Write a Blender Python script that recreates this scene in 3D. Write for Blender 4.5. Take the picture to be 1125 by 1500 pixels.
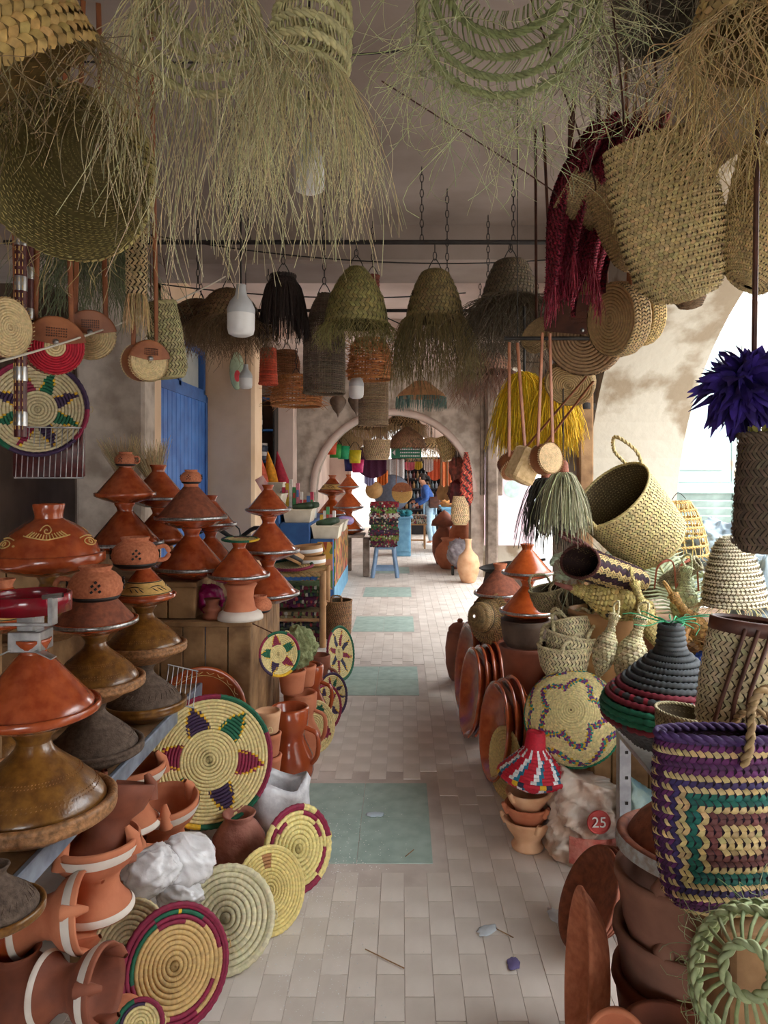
import bpy, math, random
import numpy as np
from mathutils import Vector, Quaternion, Matrix
random.seed(7); rng = np.random.default_rng(7)
for o in list(bpy.data.objects): bpy.data.objects.remove(o)
sc = bpy.context.scene; COL = sc.collection
# ---------------------------------------------------------------- camera, world, sun, exposure
F, CX, CY, H = 1080.0, 588.0, 692.0, 1.6          # focal length and vanishing point in photo pixels, eye height
cam = bpy.data.cameras.new('camera'); cam_o = bpy.data.objects.new('camera', cam); COL.objects.link(cam_o)
cam.sensor_fit = 'VERTICAL'; cam.sensor_height = 36; cam.lens = F / 1500 * 36
cam.shift_x = (562.5 - CX) / 1500; cam.shift_y = -(750 - CY) / 1500
cam.clip_start = .05; cam.clip_end = 200
cam_o.location = (0, 0, H); cam_o.rotation_euler = (math.pi / 2, 0, 0); sc.camera = cam_o
w = bpy.data.worlds.new('world'); sc.world = w; w.use_nodes = True
bgn = w.node_tree.nodes['Background']; bgn.inputs[0].default_value = (.93, .97, 1, 1); bgn.inputs[1].default_value = 2.0
sun = bpy.data.lights.new('sun', 'SUN'); sun.energy = 2; sun.angle = math.radians(2); sun.color = (1, .95, .86)
sun_o = bpy.data.objects.new('sun', sun); COL.objects.link(sun_o)
sun_o.rotation_euler = Vector((.75, .55, -1.15)).to_track_quat('-Z', 'Y').to_euler()
sc.view_settings.view_transform = 'Standard'; sc.view_settings.look = 'None'
sc.view_settings.exposure = 2.3; sc.view_settings.gamma = 1; sc.view_settings.use_curve_mapping = False
# ---------------------------------------------------------------- photo pixel to place
def P(x, y, d): return Vector(((x - CX) / F * d, d, H - (y - CY) / F * d))
def G(x, y, z=0.0): return P(x, y, (H - z) * F / (y - CY))     # the point of a level surface of height z
def px(n, d): return n * d / F
# ---------------------------------------------------------------- materials
def lin(c):
    return tuple((v / 255 / 12.92 if v <= 10 else ((v / 255 + .055) / 1.055) ** 2.4) for v in c)
MATS = {}
def mat(name, col, rough=.6, col2=None, scale=12., bump=0., metal=0., attr=False, coat=0., lo=.35, hi=.65, bscale=None, alpha=1., trans=0., amt=.35):
    m = bpy.data.materials.new(name); m.use_nodes = True; nt = m.node_tree; N = nt.nodes; L = nt.links
    b = N['Principled BSDF']; b.inputs['Roughness'].default_value = rough; b.inputs['Metallic'].default_value = metal
    b.inputs['Coat Weight'].default_value = coat; b.inputs['Coat Roughness'].default_value = .12
    b.inputs['Alpha'].default_value = alpha; b.inputs['Transmission Weight'].default_value = trans
    tc = N.new('ShaderNodeTexCoord'); no = N.new('ShaderNodeTexNoise'); no.inputs['Scale'].default_value = scale; no.inputs['Detail'].default_value = 6
    L.new(tc.outputs['Object'], no.inputs['Vector'])
    rp = N.new('ShaderNodeValToRGB'); rp.color_ramp.elements[0].position = lo; rp.color_ramp.elements[1].position = hi
    L.new(no.outputs['Fac'], rp.inputs['Fac'])
    if attr:
        rp.color_ramp.elements[0].color = (1 - amt,) * 3 + (1,); rp.color_ramp.elements[1].color = (1, 1, 1, 1)
        at = N.new('ShaderNodeAttribute'); at.attribute_name = 'Col'
        mx = N.new('ShaderNodeMix'); mx.data_type = 'RGBA'; mx.blend_type = 'MULTIPLY'; mx.inputs[0].default_value = 1
        L.new(at.outputs['Color'], mx.inputs[6]); L.new(rp.outputs['Color'], mx.inputs[7]); L.new(mx.outputs[2], b.inputs['Base Color'])
    else:
        c = lin(col); c2 = lin(col2) if col2 else tuple(v * .72 for v in c)
        rp.color_ramp.elements[0].color = c2 + (1,); rp.color_ramp.elements[1].color = c + (1,)
        L.new(rp.outputs['Color'], b.inputs['Base Color'])
    if bump:
        n2 = N.new('ShaderNodeTexNoise'); n2.inputs['Scale'].default_value = bscale or scale * 3; n2.inputs['Detail'].default_value = 5
        L.new(tc.outputs['Object'], n2.inputs['Vector'])
        bp = N.new('ShaderNodeBump'); bp.inputs['Strength'].default_value = bump; bp.inputs['Distance'].default_value = .01
        L.new(n2.outputs['Fac'], bp.inputs['Height']); L.new(bp.outputs['Normal'], b.inputs['Normal'])
    MATS[name] = m; return m
straw = mat('straw', None, .75, attr=True, scale=60, amt=.3)
dyed = mat('dyed_raffia', None, .7, attr=True, scale=90, amt=.22)
paint = mat('painted_pieces', None, .55, attr=True, scale=25, amt=.25, bump=.1)
cloth = mat('printed_cloth', None, .9, attr=True, scale=70, amt=.3, bump=.3)
glazed = mat('glazed_terracotta', (176, 84, 44), .22, (146, 60, 30), 5, coat=.5, bump=.05, bscale=12)
glazed_o = mat('orange_glazed_terracotta', (196, 92, 38), .22, (172, 74, 30), 5, coat=.5)
terra = mat('matte_terracotta', (204, 128, 92), .85, (178, 102, 70), 9, bump=.12)
terra_p = mat('pale_terracotta', (226, 180, 140), .85, (206, 152, 112), 9, bump=.1)
terra_d = mat('dark_terracotta', (150, 84, 58), .75, (116, 62, 44), 7, bump=.15)
olive = mat('olive_brown_glaze', (134, 92, 38), .28, (98, 60, 22), 7, coat=.4, bump=.12, bscale=30)
umber = mat('dark_unglazed_clay', (106, 88, 74), .8, (76, 60, 50), 9, bump=.3)
rimclay = mat('worn_clay_rim', (178, 126, 82), .5, (116, 82, 50), 14, bump=.25)
steel = mat('steel_band', (200, 200, 200), .3, (140, 140, 140), 20, metal=.9)
darkmetal = mat('dark_iron', (52, 46, 42), .6, (34, 30, 28), 20, metal=.3)
creamline = mat('cream_slip', (236, 196, 120), .6)
blackpaint = mat('black_paint', (28, 24, 24), .5)
leather = mat('tan_leather', (158, 96, 58), .5, (128, 72, 42), 18, bump=.1)
leather_d = mat('dark_brown_leather', (92, 50, 34), .5, (66, 34, 24), 18, bump=.1)
wood = mat('old_crate_wood', (164, 126, 86), .8, (112, 80, 50), 9, bump=.3)
wood_l = mat('pale_turned_wood', (196, 150, 100), .6, (168, 122, 78), 10)
wood_g = mat('weathered_grey_wood', (160, 142, 128), .9, (112, 96, 84), 9, bump=.4)
white_pl = mat('white_plastic', (238, 236, 234), .35, (228, 226, 224), 10)
glassy = mat('jar_glass', (225, 232, 230), .12, (215, 225, 222), 10, trans=.4)
whitebag = mat('thin_white_plastic', (248, 248, 250), .15, (236, 232, 232), 18, bump=.5, bscale=30, alpha=.78, coat=.5)
# ---------------------------------------------------------------- mesh building: a piece is (V, F, C) with C one colour per face or None
def arr(*a): return np.array(a, float)
def mb_mesh(name, pieces, m, smooth=True):
    Vs, loops, starts, tots, cols = [], [], [], [], []; off = 0; hascol = any(p[2] is not None for p in pieces); ls = 0
    for V, Fc, C in pieces:
        V = np.asarray(V, float).reshape(-1, 3); Fc = np.asarray(Fc, np.int64); k = Fc.shape[1]; n = len(Fc)
        Vs.append(V); loops.append((Fc + off).ravel()); starts.append(ls + np.arange(n) * k); tots.append(np.full(n, k)); ls += n * k; off += len(V)
        if hascol:
            C = np.ones((n, 3)) if C is None else np.broadcast_to(np.asarray(C, float), (n, 3))
            cols.append(np.repeat(C, k, axis=0))
    V = np.concatenate(Vs); lo = np.concatenate(loops); st = np.concatenate(starts); to = np.concatenate(tots)
    me = bpy.data.meshes.new(name); me.vertices.add(len(V)); me.vertices.foreach_set('co', V.ravel().astype(np.float32))
    me.loops.add(len(lo)); me.loops.foreach_set('vertex_index', lo.astype(np.int32))
    me.polygons.add(len(st)); me.polygons.foreach_set('loop_start', st.astype(np.int32)); me.polygons.foreach_set('loop_total', to.astype(np.int32))
    me.polygons.foreach_set('use_smooth', np.full(len(st), smooth))
    if hascol:
        c = np.concatenate(cols); a = me.color_attributes.new('Col', 'FLOAT_COLOR', 'CORNER')
        a.data.foreach_set('color', np.concatenate([c, np.ones((len(c), 1))], 1).ravel().astype(np.float32))
    me.update(calc_edges=True); me.validate(); me.materials.append(m); return me
def tag(o, label=None, cat=None, group=None, kind=None):
    if label: o['label'] = label
    if cat: o['category'] = cat
    if group: o['group'] = group
    if kind: o['kind'] = kind
    return o
def link(o, parent=None):
    COL.objects.link(o)
    if parent is not None: o.parent = parent
    return o
def thing(name, label, cat, loc=(0, 0, 0), rot=None, group=None, s=1.):
    o = link(bpy.data.objects.new(name, None)); o.empty_display_size = .05; o.location = loc; o.scale = (s, s, s)
    if rot is not None:
        o.rotation_mode = 'QUATERNION'; o.rotation_quaternion = rot
    return tag(o, label, cat, group)
TINY = {'dotted_line', 'painted_marks', 'painted_ornament', 'leaf_strokes', 'incised_leaves', 'slip_marks', 'red_lettering', 'stitching', 'wavy_line'}   # strokes too small to pick apart singly
def part(name, pieces, m, parent, smooth=True, kind=None, label=None):
    if name in TINY: kind = 'stuff'
    me = pieces if isinstance(pieces, bpy.types.Mesh) else mb_mesh(name, pieces, m, smooth)
    return tag(link(bpy.data.objects.new(name, me), parent), label=label, kind=kind)
def single(name, pieces, m, label, cat, loc=(0, 0, 0), rot=None, group=None, smooth=True, kind=None, s=1.):
    o = part(name, pieces, m, None, smooth); o.location = loc; o.scale = (s, s, s)
    if rot is not None:
        o.rotation_mode = 'QUATERNION'; o.rotation_quaternion = rot
    return tag(o, label, cat, group, kind)
def struct(name, pieces, m, parent=None, smooth=False):
    o = part(name, pieces, m, parent, smooth)
    if parent is None: o['kind'] = 'structure'
    return o
def face(n, roll=0):                                    # local +z turned to n
    q = Vector(n).normalized().to_track_quat('Z', 'Y'); return q @ Quaternion((0, 0, 1), roll)
def euler(x=0, y=0, z=0):
    from mathutils import Euler
    return Euler((math.radians(x), math.radians(y), math.radians(z))).to_quaternion()
# ---------------------------------------------------------------- shapes
def grid_faces(nu, nv, closed=True):                    # nv rows of nu vertices
    cu = nu if closed else nu - 1
    i = np.arange(cu)[None, :]; j = np.arange(nv - 1)[:, None]; i2 = (i + 1) % nu
    return np.stack([j * nu + i, j * nu + i2, (j + 1) * nu + i2, (j + 1) * nu + i], -1).reshape(-1, 4)
def lathe(prof, seg=40, C=None, ax=1., ay=1., wob=0.):
    p = np.array(prof, float); t = np.arange(seg) * 2 * np.pi / seg
    r = p[:, 0][:, None] * (1 + wob * np.sin(3 * t + p[:, 1][:, None] * 20) + wob * .6 * np.cos(5 * t))
    V = np.stack([r * np.cos(t) * ax, r * np.sin(t) * ay, np.broadcast_to(p[:, 1][:, None], r.shape)], -1).reshape(-1, 3)
    return (V, grid_faces(seg, len(p)), C)
def box(c, s, C=None, rot=None):
    V = np.array([(x, y, z) for x in (-.5, .5) for y in (-.5, .5) for z in (-.5, .5)]) * np.array(s, float)
    if rot is not None: V = V @ np.array(rot.to_matrix()).T
    return (V + np.array(c, float), np.array([(0, 1, 3, 2), (4, 6, 7, 5), (0, 4, 5, 1), (2, 3, 7, 6), (0, 2, 6, 4), (1, 5, 7, 3)]), C)
def bbox(c, s, b=.005, C=None, rot=None):               # box with chamfered vertical and horizontal edges
    x, y, z = np.array(s, float) / 2; b = min(b, x * .6, y * .6, z * .6)
    ring = [(x - b, y), (x, y - b), (x, -y + b), (x - b, -y), (-x + b, -y), (-x, -y + b), (-x, y - b), (-x + b, y)]
    rows = [(-z, b), (-z + b, 0), (z - b, 0), (z, b)]
    V = []
    for zz, ins in rows:
        for px_, py_ in ring: V.append((px_ * (1 - ins / x), py_ * (1 - ins / y), zz))
    V = np.array(V)
    if rot is not None: V = V @ np.array(rot.to_matrix()).T
    V = V + np.array(c, float)
    Fq = grid_faces(8, 4)[:, ::-1]
    caps = np.array([(0, 1, 2, 3), (0, 3, 4, 7), (4, 5, 6, 7)]); caps2 = (caps + 24)[:, ::-1]
    return (V, np.concatenate([Fq, caps, caps2]), C)
def tubes(pts, rad, sides=4, C=None, taper=None, flat=1.):
    """pts (n, m, 3) polylines, rad scalar or (n,), one mesh"""
    pts = np.asarray(pts, float)
    if pts.ndim == 2: pts = pts[None]
    n, m, _ = pts.shape; T = np.gradient(pts, axis=1); T /= np.linalg.norm(T, axis=2, keepdims=True) + 1e-9
    ref = np.where(np.abs(T[:, :1, 2:3]) > .8, arr(1, .13, 0)[None, None], arr(.1, .05, 1)[None, None])
    A = np.cross(T, ref); A /= np.linalg.norm(A, axis=2, keepdims=True) + 1e-9; B = np.cross(T, A)
    rad = np.broadcast_to(np.asarray(rad, float), (n,))[:, None] * (np.ones(m) if taper is None else np.asarray(taper))[None]
    a = np.arange(sides) * 2 * np.pi / sides
    V = pts[:, :, None] + rad[:, :, None, None] * (A[:, :, None] * np.cos(a)[None, None, :, None] + flat * B[:, :, None] * np.sin(a)[None, None, :, None])
    f = grid_faces(sides, m); Fc = (f[None] + (np.arange(n) * m * sides)[:, None, None]).reshape(-1, 4)
    if C is not None:
        C = np.asarray(C, float)
        if C.ndim == 2 and len(C) == n: C = np.repeat(C, len(f), axis=0)
    return (V.reshape(-1, 3), Fc, C)
def curve(ctrl, m=16):                                  # smooth polyline through control points
    c = np.array([tuple(q) for q in ctrl], float); k = len(c)
    if k == 2: return c[0] + (c[1] - c[0]) * np.linspace(0, 1, m)[:, None]
    e = np.concatenate([[2 * c[0] - c[1]], c, [2 * c[-1] - c[-2]]]); out = []
    for t in np.linspace(0, k - 1 - 1e-6, m):
        i = int(t); f = t - i; p0, p1, p2, p3 = e[i:i + 4]
        out.append(.5 * (2 * p1 + (p2 - p0) * f + (2 * p0 - 5 * p1 + 4 * p2 - p3) * f * f + (3 * p1 - p0 - 3 * p2 + p3) * f ** 3))
    return np.array(out)
def rod(a, b, r, sides=8, C=None): return tubes(np.array([tuple(a), tuple(Vector(a).lerp(Vector(b), .5)), tuple(b)]), r, sides, C)
def jit(c, n, k=.12): return np.clip(np.array(lin(c))[None] * (1 + rng.normal(0, k, (n, 1))) * (1 + rng.normal(0, k * .3, (n, 3))), 0, 1)
def rev(prof, ax=1., ay=1., bend=0.):                   # surface of revolution as S(u, v)
    p = np.array(prof, float); L = np.concatenate([[0], np.cumsum(np.hypot(*np.diff(p, axis=0).T))]); L /= L[-1]
    def S(u, v):
        v = np.clip(v, 0, 1); r = np.interp(v, L, p[:, 0]); z = np.interp(v, L, p[:, 1]); t = u * 2 * np.pi
        return np.stack([r * np.cos(t) * ax + bend * z * z, r * np.sin(t) * ay, z], -1)
    return S
def weave(S, nr, nc, col, k=.13, thick=.004, pattern=None, back=(70, 56, 38), gap=1., width=.55, u1=1., closed=True, ln=.66):
    """plaited herringbone: every strand crossing is a small raised strip on the surface S, over a backing skin"""
    j, i = np.meshgrid(np.arange(nr), np.arange(nc), indexing='ij'); j = j.ravel(); i = i.ravel()
    v = (j + .5) / nr; u = ((i + .5 * (j // 2 % 2)) / nc) * u1; e = 1e-3
    Pc = S(u, v); Pu = (S(u + e, v) - S(u - e, v)) / (2 * e); Pv = (S(u, np.minimum(v + e, 1)) - S(u, np.maximum(v - e, 0))) / (2 * e)
    wu = np.linalg.norm(Pu, axis=1, keepdims=True) * u1 / nc; hv = np.linalg.norm(Pv, axis=1, keepdims=True) / nr
    Tu = Pu / (np.linalg.norm(Pu, axis=1, keepdims=True) + 1e-9); Nn = np.cross(Pu, Pv); Nn /= np.linalg.norm(Nn, axis=1, keepdims=True) + 1e-9
    if ((Nn * (Pc - Pc.mean(0))).sum(1)).mean() < 0: Nn = -Nn          # strips lie on the outer side
    Tv = np.cross(Nn, Tu); s = np.where(j % 2 == 0, 1., -1.)[:, None]
    A = ln * (s * .75 * hv * Tu + hv * Tv); B = Tu * wu * width * .5 - Tv * s * wu * width * .18
    jt = rng.uniform(.7, 1.3, (len(u), 1)); t = thick
    secs = [(-1., -.25 * t), (-.45, t * .8 * jt), (.2, t * jt), (1., -.25 * t)]
    V = np.stack([np.stack([Pc + A * q + sd * B * (1. if 0 < abs(q) < .9 else .75) + Nn * (hgt) for sd in (-1, 1)], 1) for q, hgt in secs], 1)
    V = V.reshape(len(u), 8, 3); f = np.array([(0, 1, 3, 2), (2, 3, 5, 4), (4, 5, 7, 6)])
    Fc = (f[None] + (np.arange(len(u)) * 8)[:, None, None]).reshape(-1, 4)
    c = jit(col, len(u), k)
    if pattern is not None:
        for q, cc in pattern(i, j, u, v):
            q = np.asarray(q); c[q] = jit(cc, int(q.sum()), k)
    out = [(V.reshape(-1, 3), Fc, np.repeat(c, 3, axis=0))]
    if back is not None:
        mu, mv = min(nc, 48) + (0 if closed else 1), max(6, min(nr, 24))
        uu, vv = np.meshgrid(np.linspace(0, u1, mu, endpoint=not closed), np.linspace(0, 1, mv)); Pb = S(uu.ravel(), vv.ravel())
        out.append((Pb, grid_faces(mu, mv, closed), np.array(lin(back))))
    return out
def coils(rings, tr, seg=72, pattern=None, col=(222, 200, 140), k=.06, stitch=.12, cs=6, ax=1., ay=1.):
    """coiled basketry: each ring (r, z) a stitched rope of radius tr; pattern(ring index array, angle array)->[(mask, colour)]"""
    R = np.array(rings, float); n = len(R); t = np.arange(seg) * 2 * np.pi / seg; a = np.arange(cs) * 2 * np.pi / cs
    rr = tr * (1 + stitch * np.where(np.arange(seg) % 2 == 0, 1, -1))
    rad = R[:, 0][:, None, None] + rr[None, :, None] * np.cos(a)[None, None, :]
    z = R[:, 1][:, None, None] + rr[None, :, None] * np.sin(a)[None, None, :] + 0 * rad
    V = np.stack([rad * np.cos(t)[None, :, None] * ax, rad * np.sin(t)[None, :, None] * ay, z], -1).reshape(-1, 3)
    s, q = np.meshgrid(np.arange(seg), np.arange(cs), indexing='ij'); s2 = (s + 1) % seg; q2 = (q + 1) % cs
    f = np.stack([s * cs + q, s2 * cs + q, s2 * cs + q2, s * cs + q2], -1).reshape(-1, 4)
    Fc = (f[None] + (np.arange(n) * seg * cs)[:, None, None]).reshape(-1, 4)
    ri, si = np.meshgrid(np.arange(n), np.arange(seg), indexing='ij'); ri = ri.ravel(); si = si.ravel()
    c = jit(col, len(ri), k)
    if pattern is not None:
        for msk, cc in pattern(ri, (si + .5) / seg): c[msk] = jit(cc, int(msk.sum()), k)
    return [(V, Fc, np.repeat(c, cs, axis=0))]
def strands(root, dirs, length, col, r=.0012, m=9, droop=.8, curl=.12, sides=3, k=.18, spread=.1):
    """loose palm strands: they leave root along dirs and fall"""
    root = np.asarray(root, float); n = len(root); t = np.linspace(0, 1, m)
    L = np.broadcast_to(np.asarray(length, float), (n,)) * rng.uniform(.65, 1.15, n); d = np.asarray(dirs, float) + rng.normal(0, spread, (n, 3))
    out = root[:, None] + (L[:, None] * (t - .35 * droop * t ** 2))[:, :, None] * d[:, None]
    out[:, :, 2] -= droop * L[:, None] * t[None] ** 1.6
    for ax_ in range(3):
        ph = rng.uniform(0, 6.28, (n, 1)); fr = rng.uniform(2, 6, (n, 1)); am = curl * L[:, None] * rng.uniform(.2, 1, (n, 1)) * (1 if ax_ < 2 else .5)
        out[:, :, ax_] += am * (np.sin(fr * t[None] + ph) - np.sin(ph)) * t[None]
    return tubes(out, r * rng.uniform(.7, 1.3, n), sides, jit(col, n, k), taper=np.linspace(1, .6, m))
def circle(r, z, n, ax=1, ay=1, jr=0.):
    t = rng.uniform(0, 2 * np.pi, n); rr = r * (1 + rng.normal(0, jr, n)); return np.stack([rr * np.cos(t) * ax, rr * np.sin(t) * ay, np.full(n, z)], -1), np.stack([np.cos(t), np.sin(t), 0 * t], -1)
def shift(pieces, off): return [(np.asarray(V) + np.array(tuple(off)), f, c) for V, f, c in pieces]
def turn(pieces, q, off=(0, 0, 0)):
    M = np.array(q.to_matrix()); return [(np.asarray(V) @ M.T + np.array(tuple(off)), f, c) for V, f, c in pieces]
def text_mesh(s, size, m, extrude=.001):
    cu = bpy.data.curves.new('lettering', 'FONT'); cu.body = s; cu.size = size; cu.extrude = extrude; cu.align_x = 'CENTER'; cu.align_y = 'CENTER'
    o = bpy.data.objects.new('lettering', cu); COL.objects.link(o); dg = bpy.context.evaluated_depsgraph_get()
    me = bpy.data.meshes.new_from_object(o.evaluated_get(dg)); bpy.data.objects.remove(o); me.materials.clear(); me.materials.append(m); return me
# ================================================================ SETTING
plaster_ceiling = mat('grey_stained_ceiling', (168, 152, 142), .95, (136, 120, 110), 2.2, bump=.25, bscale=5, lo=.3, hi=.7)
plaster_pale = mat('pale_pink_plaster', (226, 204, 192), .95, (200, 176, 164), 1.6, bump=.2, bscale=6)
peeled = mat('peeling_plaster', (192, 184, 168), .95, (150, 134, 112), 3.0, bump=.6, bscale=12, lo=.46, hi=.56)
peeled_g = mat('grey_peeling_plaster', (206, 192, 178), .95, (162, 146, 132), 6, bump=.6, bscale=14, lo=.36, hi=.62)
beige = mat('beige_plaster', (236, 208, 176), .95, (218, 186, 152), 2.5, bump=.35, bscale=7)
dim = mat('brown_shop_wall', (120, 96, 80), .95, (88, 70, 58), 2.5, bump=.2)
mortar = mat('floor_mortar', (208, 196, 186), .95, (184, 170, 160), 5, bump=.2)
tile_m = mat('worn_pink_paver', (222, 212, 202), .85, (196, 184, 173), 4, bump=.12, lo=.3, hi=.7)
tile_g = mat('green_terrazzo_tile', (170, 190, 180), .8, (146, 166, 156), 12, bump=.1, lo=.3, hi=.7)
bluepaint = mat('blue_door_paint', (70, 128, 206), .5, (52, 104, 184), 6, bump=.1)
blueframe = mat('blue_frame_paint', (60, 110, 180), .55, (40, 84, 150), 6, bump=.1)
street = mat('street_paving', (176, 172, 168), .9, (156, 152, 148), 3)
facade = mat('sunlit_facade', (186, 182, 178), .9, (166, 162, 158), 2)
# floor: slab with every near paver as a part
floor = struct('floor', [box((-.35, 10, -.0535), (4.5, 34, .1))], mortar)
inlays = [(3.02, 3.80), (5.3, 6.08), (7.42, 8.2), (9.5, 10.3), (11.7, 12.5)]; IX0, IX1 = -.5, .13
TW, TL = .09, .2; near_t, far_t = [], []
for c in range(28):
    for r in range(86):
        x = -1.25 + (c + .5) * TW; y = 1.75 + (r + .5 * (c % 2)) * TL
        if any(a - .08 < y < b + .08 and IX0 - .03 < x < IX1 + .03 for a, b in inlays): continue
        (near_t if -.95 < x < .95 and y > 1.9 else far_t).append((x, y))
near_t.sort(key=lambda q: q[1]); far_t += near_t[288:]; near_t = near_t[:288]
tmesh = [mb_mesh('paver', [bbox((0, 0, 0), (TW - .0016, TL - .0016, .02), .0008)], tile_m, False)]
for (x, y) in near_t:
    o = link(bpy.data.objects.new('paver', tmesh[0]), floor); o.location = (x, y, -.0105 + random.uniform(-.0008, .0005))
part('far_pavers', [bbox((x, y, -.0105 + random.uniform(-.0015, .0005)), (TW - .004, TL - .004, .02), .0015) for x, y in far_t], tile_m, floor, False, kind='stuff')
gm = mb_mesh('green_tile', [bbox((0, 0, 0), ((IX1 - IX0) / 2 - .002, .388, .02), .0015)], tile_g, False)
for a, b in inlays:
    for i in (0, 1):
        for j in (0, 1):
            o = link(bpy.data.objects.new('green_tile', gm), floor); o.location = (IX0 + (i + .5) * (IX1 - IX0) / 2, a + (j + .5) * .39, -.0105)
# ceiling
struct('ceiling', [box((-.5, -.2, 3.2), (5, 9.4, .2))], plaster_ceiling)
c2 = struct('ceiling_far', [box((-.5, 15, 3.25), (5, 20.5, .2))], plaster_pale)
struct('trim_1', [bbox((-.5, 4.72, 3.02), (5, .5, .3), .02)], plaster_ceiling)
struct('trim_2', [bbox((-.5, 7.6, 3.08), (5, .3, .24), .02)], plaster_pale)
# right arcade
def arcade(name, x0, x1, y0, y1, arches, spring, rise, top, m):
    ys = set([y0, y1])
    for c, h in arches:
        for a in np.linspace(0, np.pi, 41): ys.add(round(c + h * math.cos(a), 4))
    ys = sorted(ys); pcs = []
    def bot(y, side):
        for c, h in arches:
            if c - h - 1e-4 <= y <= c + h + 1e-4 and (c - h < y + side * 1e-3 < c + h):
                return spring + rise * math.sqrt(max(0, 1 - ((y - c) / h) ** 2))
        return -.05
    V, Fc = [], []
    for a, b in zip(ys[:-1], ys[1:]):
        za, zb = bot(a, 1), bot(b, -1); k = len(V)
        V += [(x0, a, za), (x0, b, zb), (x0, b, top), (x0, a, top), (x1, a, za), (x1, b, zb), (x1, b, top), (x1, a, top)]
        Fc += [(k, k + 3, k + 2, k + 1), (k + 4, k + 5, k + 6, k + 7), (k, k + 1, k + 5, k + 4)]
    for c, h in arches:
        for y, s in ((c - h, 1), (c + h, -1)):
            k = len(V); V += [(x0, y, -.05), (x1, y, -.05), (x1, y, spring), (x0, y, spring)]; Fc += [(k, k + 1, k + 2, k + 3)]
    return struct(name, [(np.array(V), np.array(Fc), None)], m)
arcade('wall_right', 1.25, 1.86, -6, 22, [(3.0, 2.0), (8.7, 2.6), (14.4, 2.0), (19.2, 2.0)], 1.2, 1.6, 3.3, peeled)
# left wall: recessed shop, cross pilaster, door bay, pier, spice alcove
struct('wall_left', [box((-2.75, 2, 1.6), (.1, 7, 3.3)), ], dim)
struct('wall_left_pilaster', [bbox((-1.97, 5.1, 1.6), (.46, .24, 3.3), .02)], peeled_g)
lw = struct('wall_left_door_bay', [box((-1.86, 5.3, 1.6), (.2, .2, 3.3)), box((-1.86, 6.05, 2.97), (.2, 1.7, .5))], beige)
struct('wall_left_pier', [bbox((-1.66, 7.12, 1.6), (.56, .42, 3.3), .03)], beige)
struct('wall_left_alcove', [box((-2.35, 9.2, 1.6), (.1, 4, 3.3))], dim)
struct('wall_left_alcove_pilaster', [bbox((-1.74, 10.95, 1.6), (.34, .3, 3.3), .02)], plaster_pale)
struct('wall_left_far', [box((-2.0, 17, 1.6), (.2, 11, 3.3))], plaster_pale)
d1 = struct('door_1', [box((-1.85, 6.05, 2.28), (.08, 1.62, .07)), box((-1.85, 5.27, 1.15), (.08, .07, 2.3)), box((-1.85, 6.86, 1.15), (.08, .07, 2.3))], blueframe)
for i in range(14):
    part('plank', [bbox((-1.84, 5.305 + (i + .5) * .109, 1.13), (.04, .105, 2.24), .006)], bluepaint, d1, False)
tw = struct('window_1', [box((-1.84, 6.05, 2.33), (.05, 1.55, .05)), box((-1.84, 6.05, 2.7), (.05, 1.55, .05)), box((-1.84, 5.4, 2.5), (.05, .06, .4)), box((-1.84, 6.05, 2.5), (.05, .06, .4)), box((-1.84, 6.8, 2.5), (.05, .06, .4))], blueframe)
for y in (5.72, 6.42): part('pane', [box((-1.86, y, 2.51), (.012, .62, .34))], glassy, tw, False)
struct('wall_left_light_stop', [box((-3.0, 8, 1.6), (.2, 34, 3.4))], dim)  # added outer wall, stops sun leaking through gaps on the left
# cross wall with round arch at the end of the bay
def crosswall(name, y0, y1, x0, x1, cx, r, spring, top, m, trim=None):
    xs = sorted(set([x0, x1] + [round(cx + r * math.cos(a), 4) for a in np.linspace(0, np.pi, 41)])); V, Fc = [], []
    def bot(x, s): return spring + math.sqrt(max(0, r * r - (x - cx) ** 2)) if abs(x + s * 1e-3 - cx) < r else -.05
    for a, b in zip(xs[:-1], xs[1:]):
        za, zb = bot(a, 1), bot(b, -1); k = len(V)
        V += [(a, y0, za), (b, y0, zb), (b, y0, top), (a, y0, top), (a, y1, za), (b, y1, zb), (b, y1, top), (a, y1, top)]
        Fc += [(k, k + 1, k + 2, k + 3), (k + 4, k + 7, k + 6, k + 5), (k, k + 4, k + 5, k + 1)]
    for x in (cx - r, cx + r):
        k = len(V); V += [(x, y0, -.05), (x, y1, -.05), (x, y1, spring), (x, y0, spring)]; Fc += [(k, k + 1, k + 2, k + 3)]
    o = struct(name, [(np.array(V), np.array(Fc), None)], m)
    t = np.linspace(0, np.pi, 40); q = np.stack([cx + (r + .03) * np.cos(t), np.full(40, y0), spring + (r + .03) * np.sin(t)], -1)
    part('arch_moulding', [tubes(q, .055, 6)], trim or m, o)
    return o
crosswall('wall_cross', 11.3, 11.75, -2.3, 1.25, -.13, 1.2, 1.3, 3.3, peeled_g, plaster_pale)
crosswall('wall_added_behind_camera', -4.0, -3.6, -3.1, 1.25, -.2, 1.2, 1.3, 3.3, peeled_g, plaster_pale)  # added wall behind the camera, unseen, cuts fill light from the back
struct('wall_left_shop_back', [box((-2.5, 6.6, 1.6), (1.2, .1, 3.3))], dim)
crosswall('wall_cross_far', 19.5, 19.9, -2.3, 1.25, -.1, 1.25, 1.5, 3.3, plaster_pale)
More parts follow.
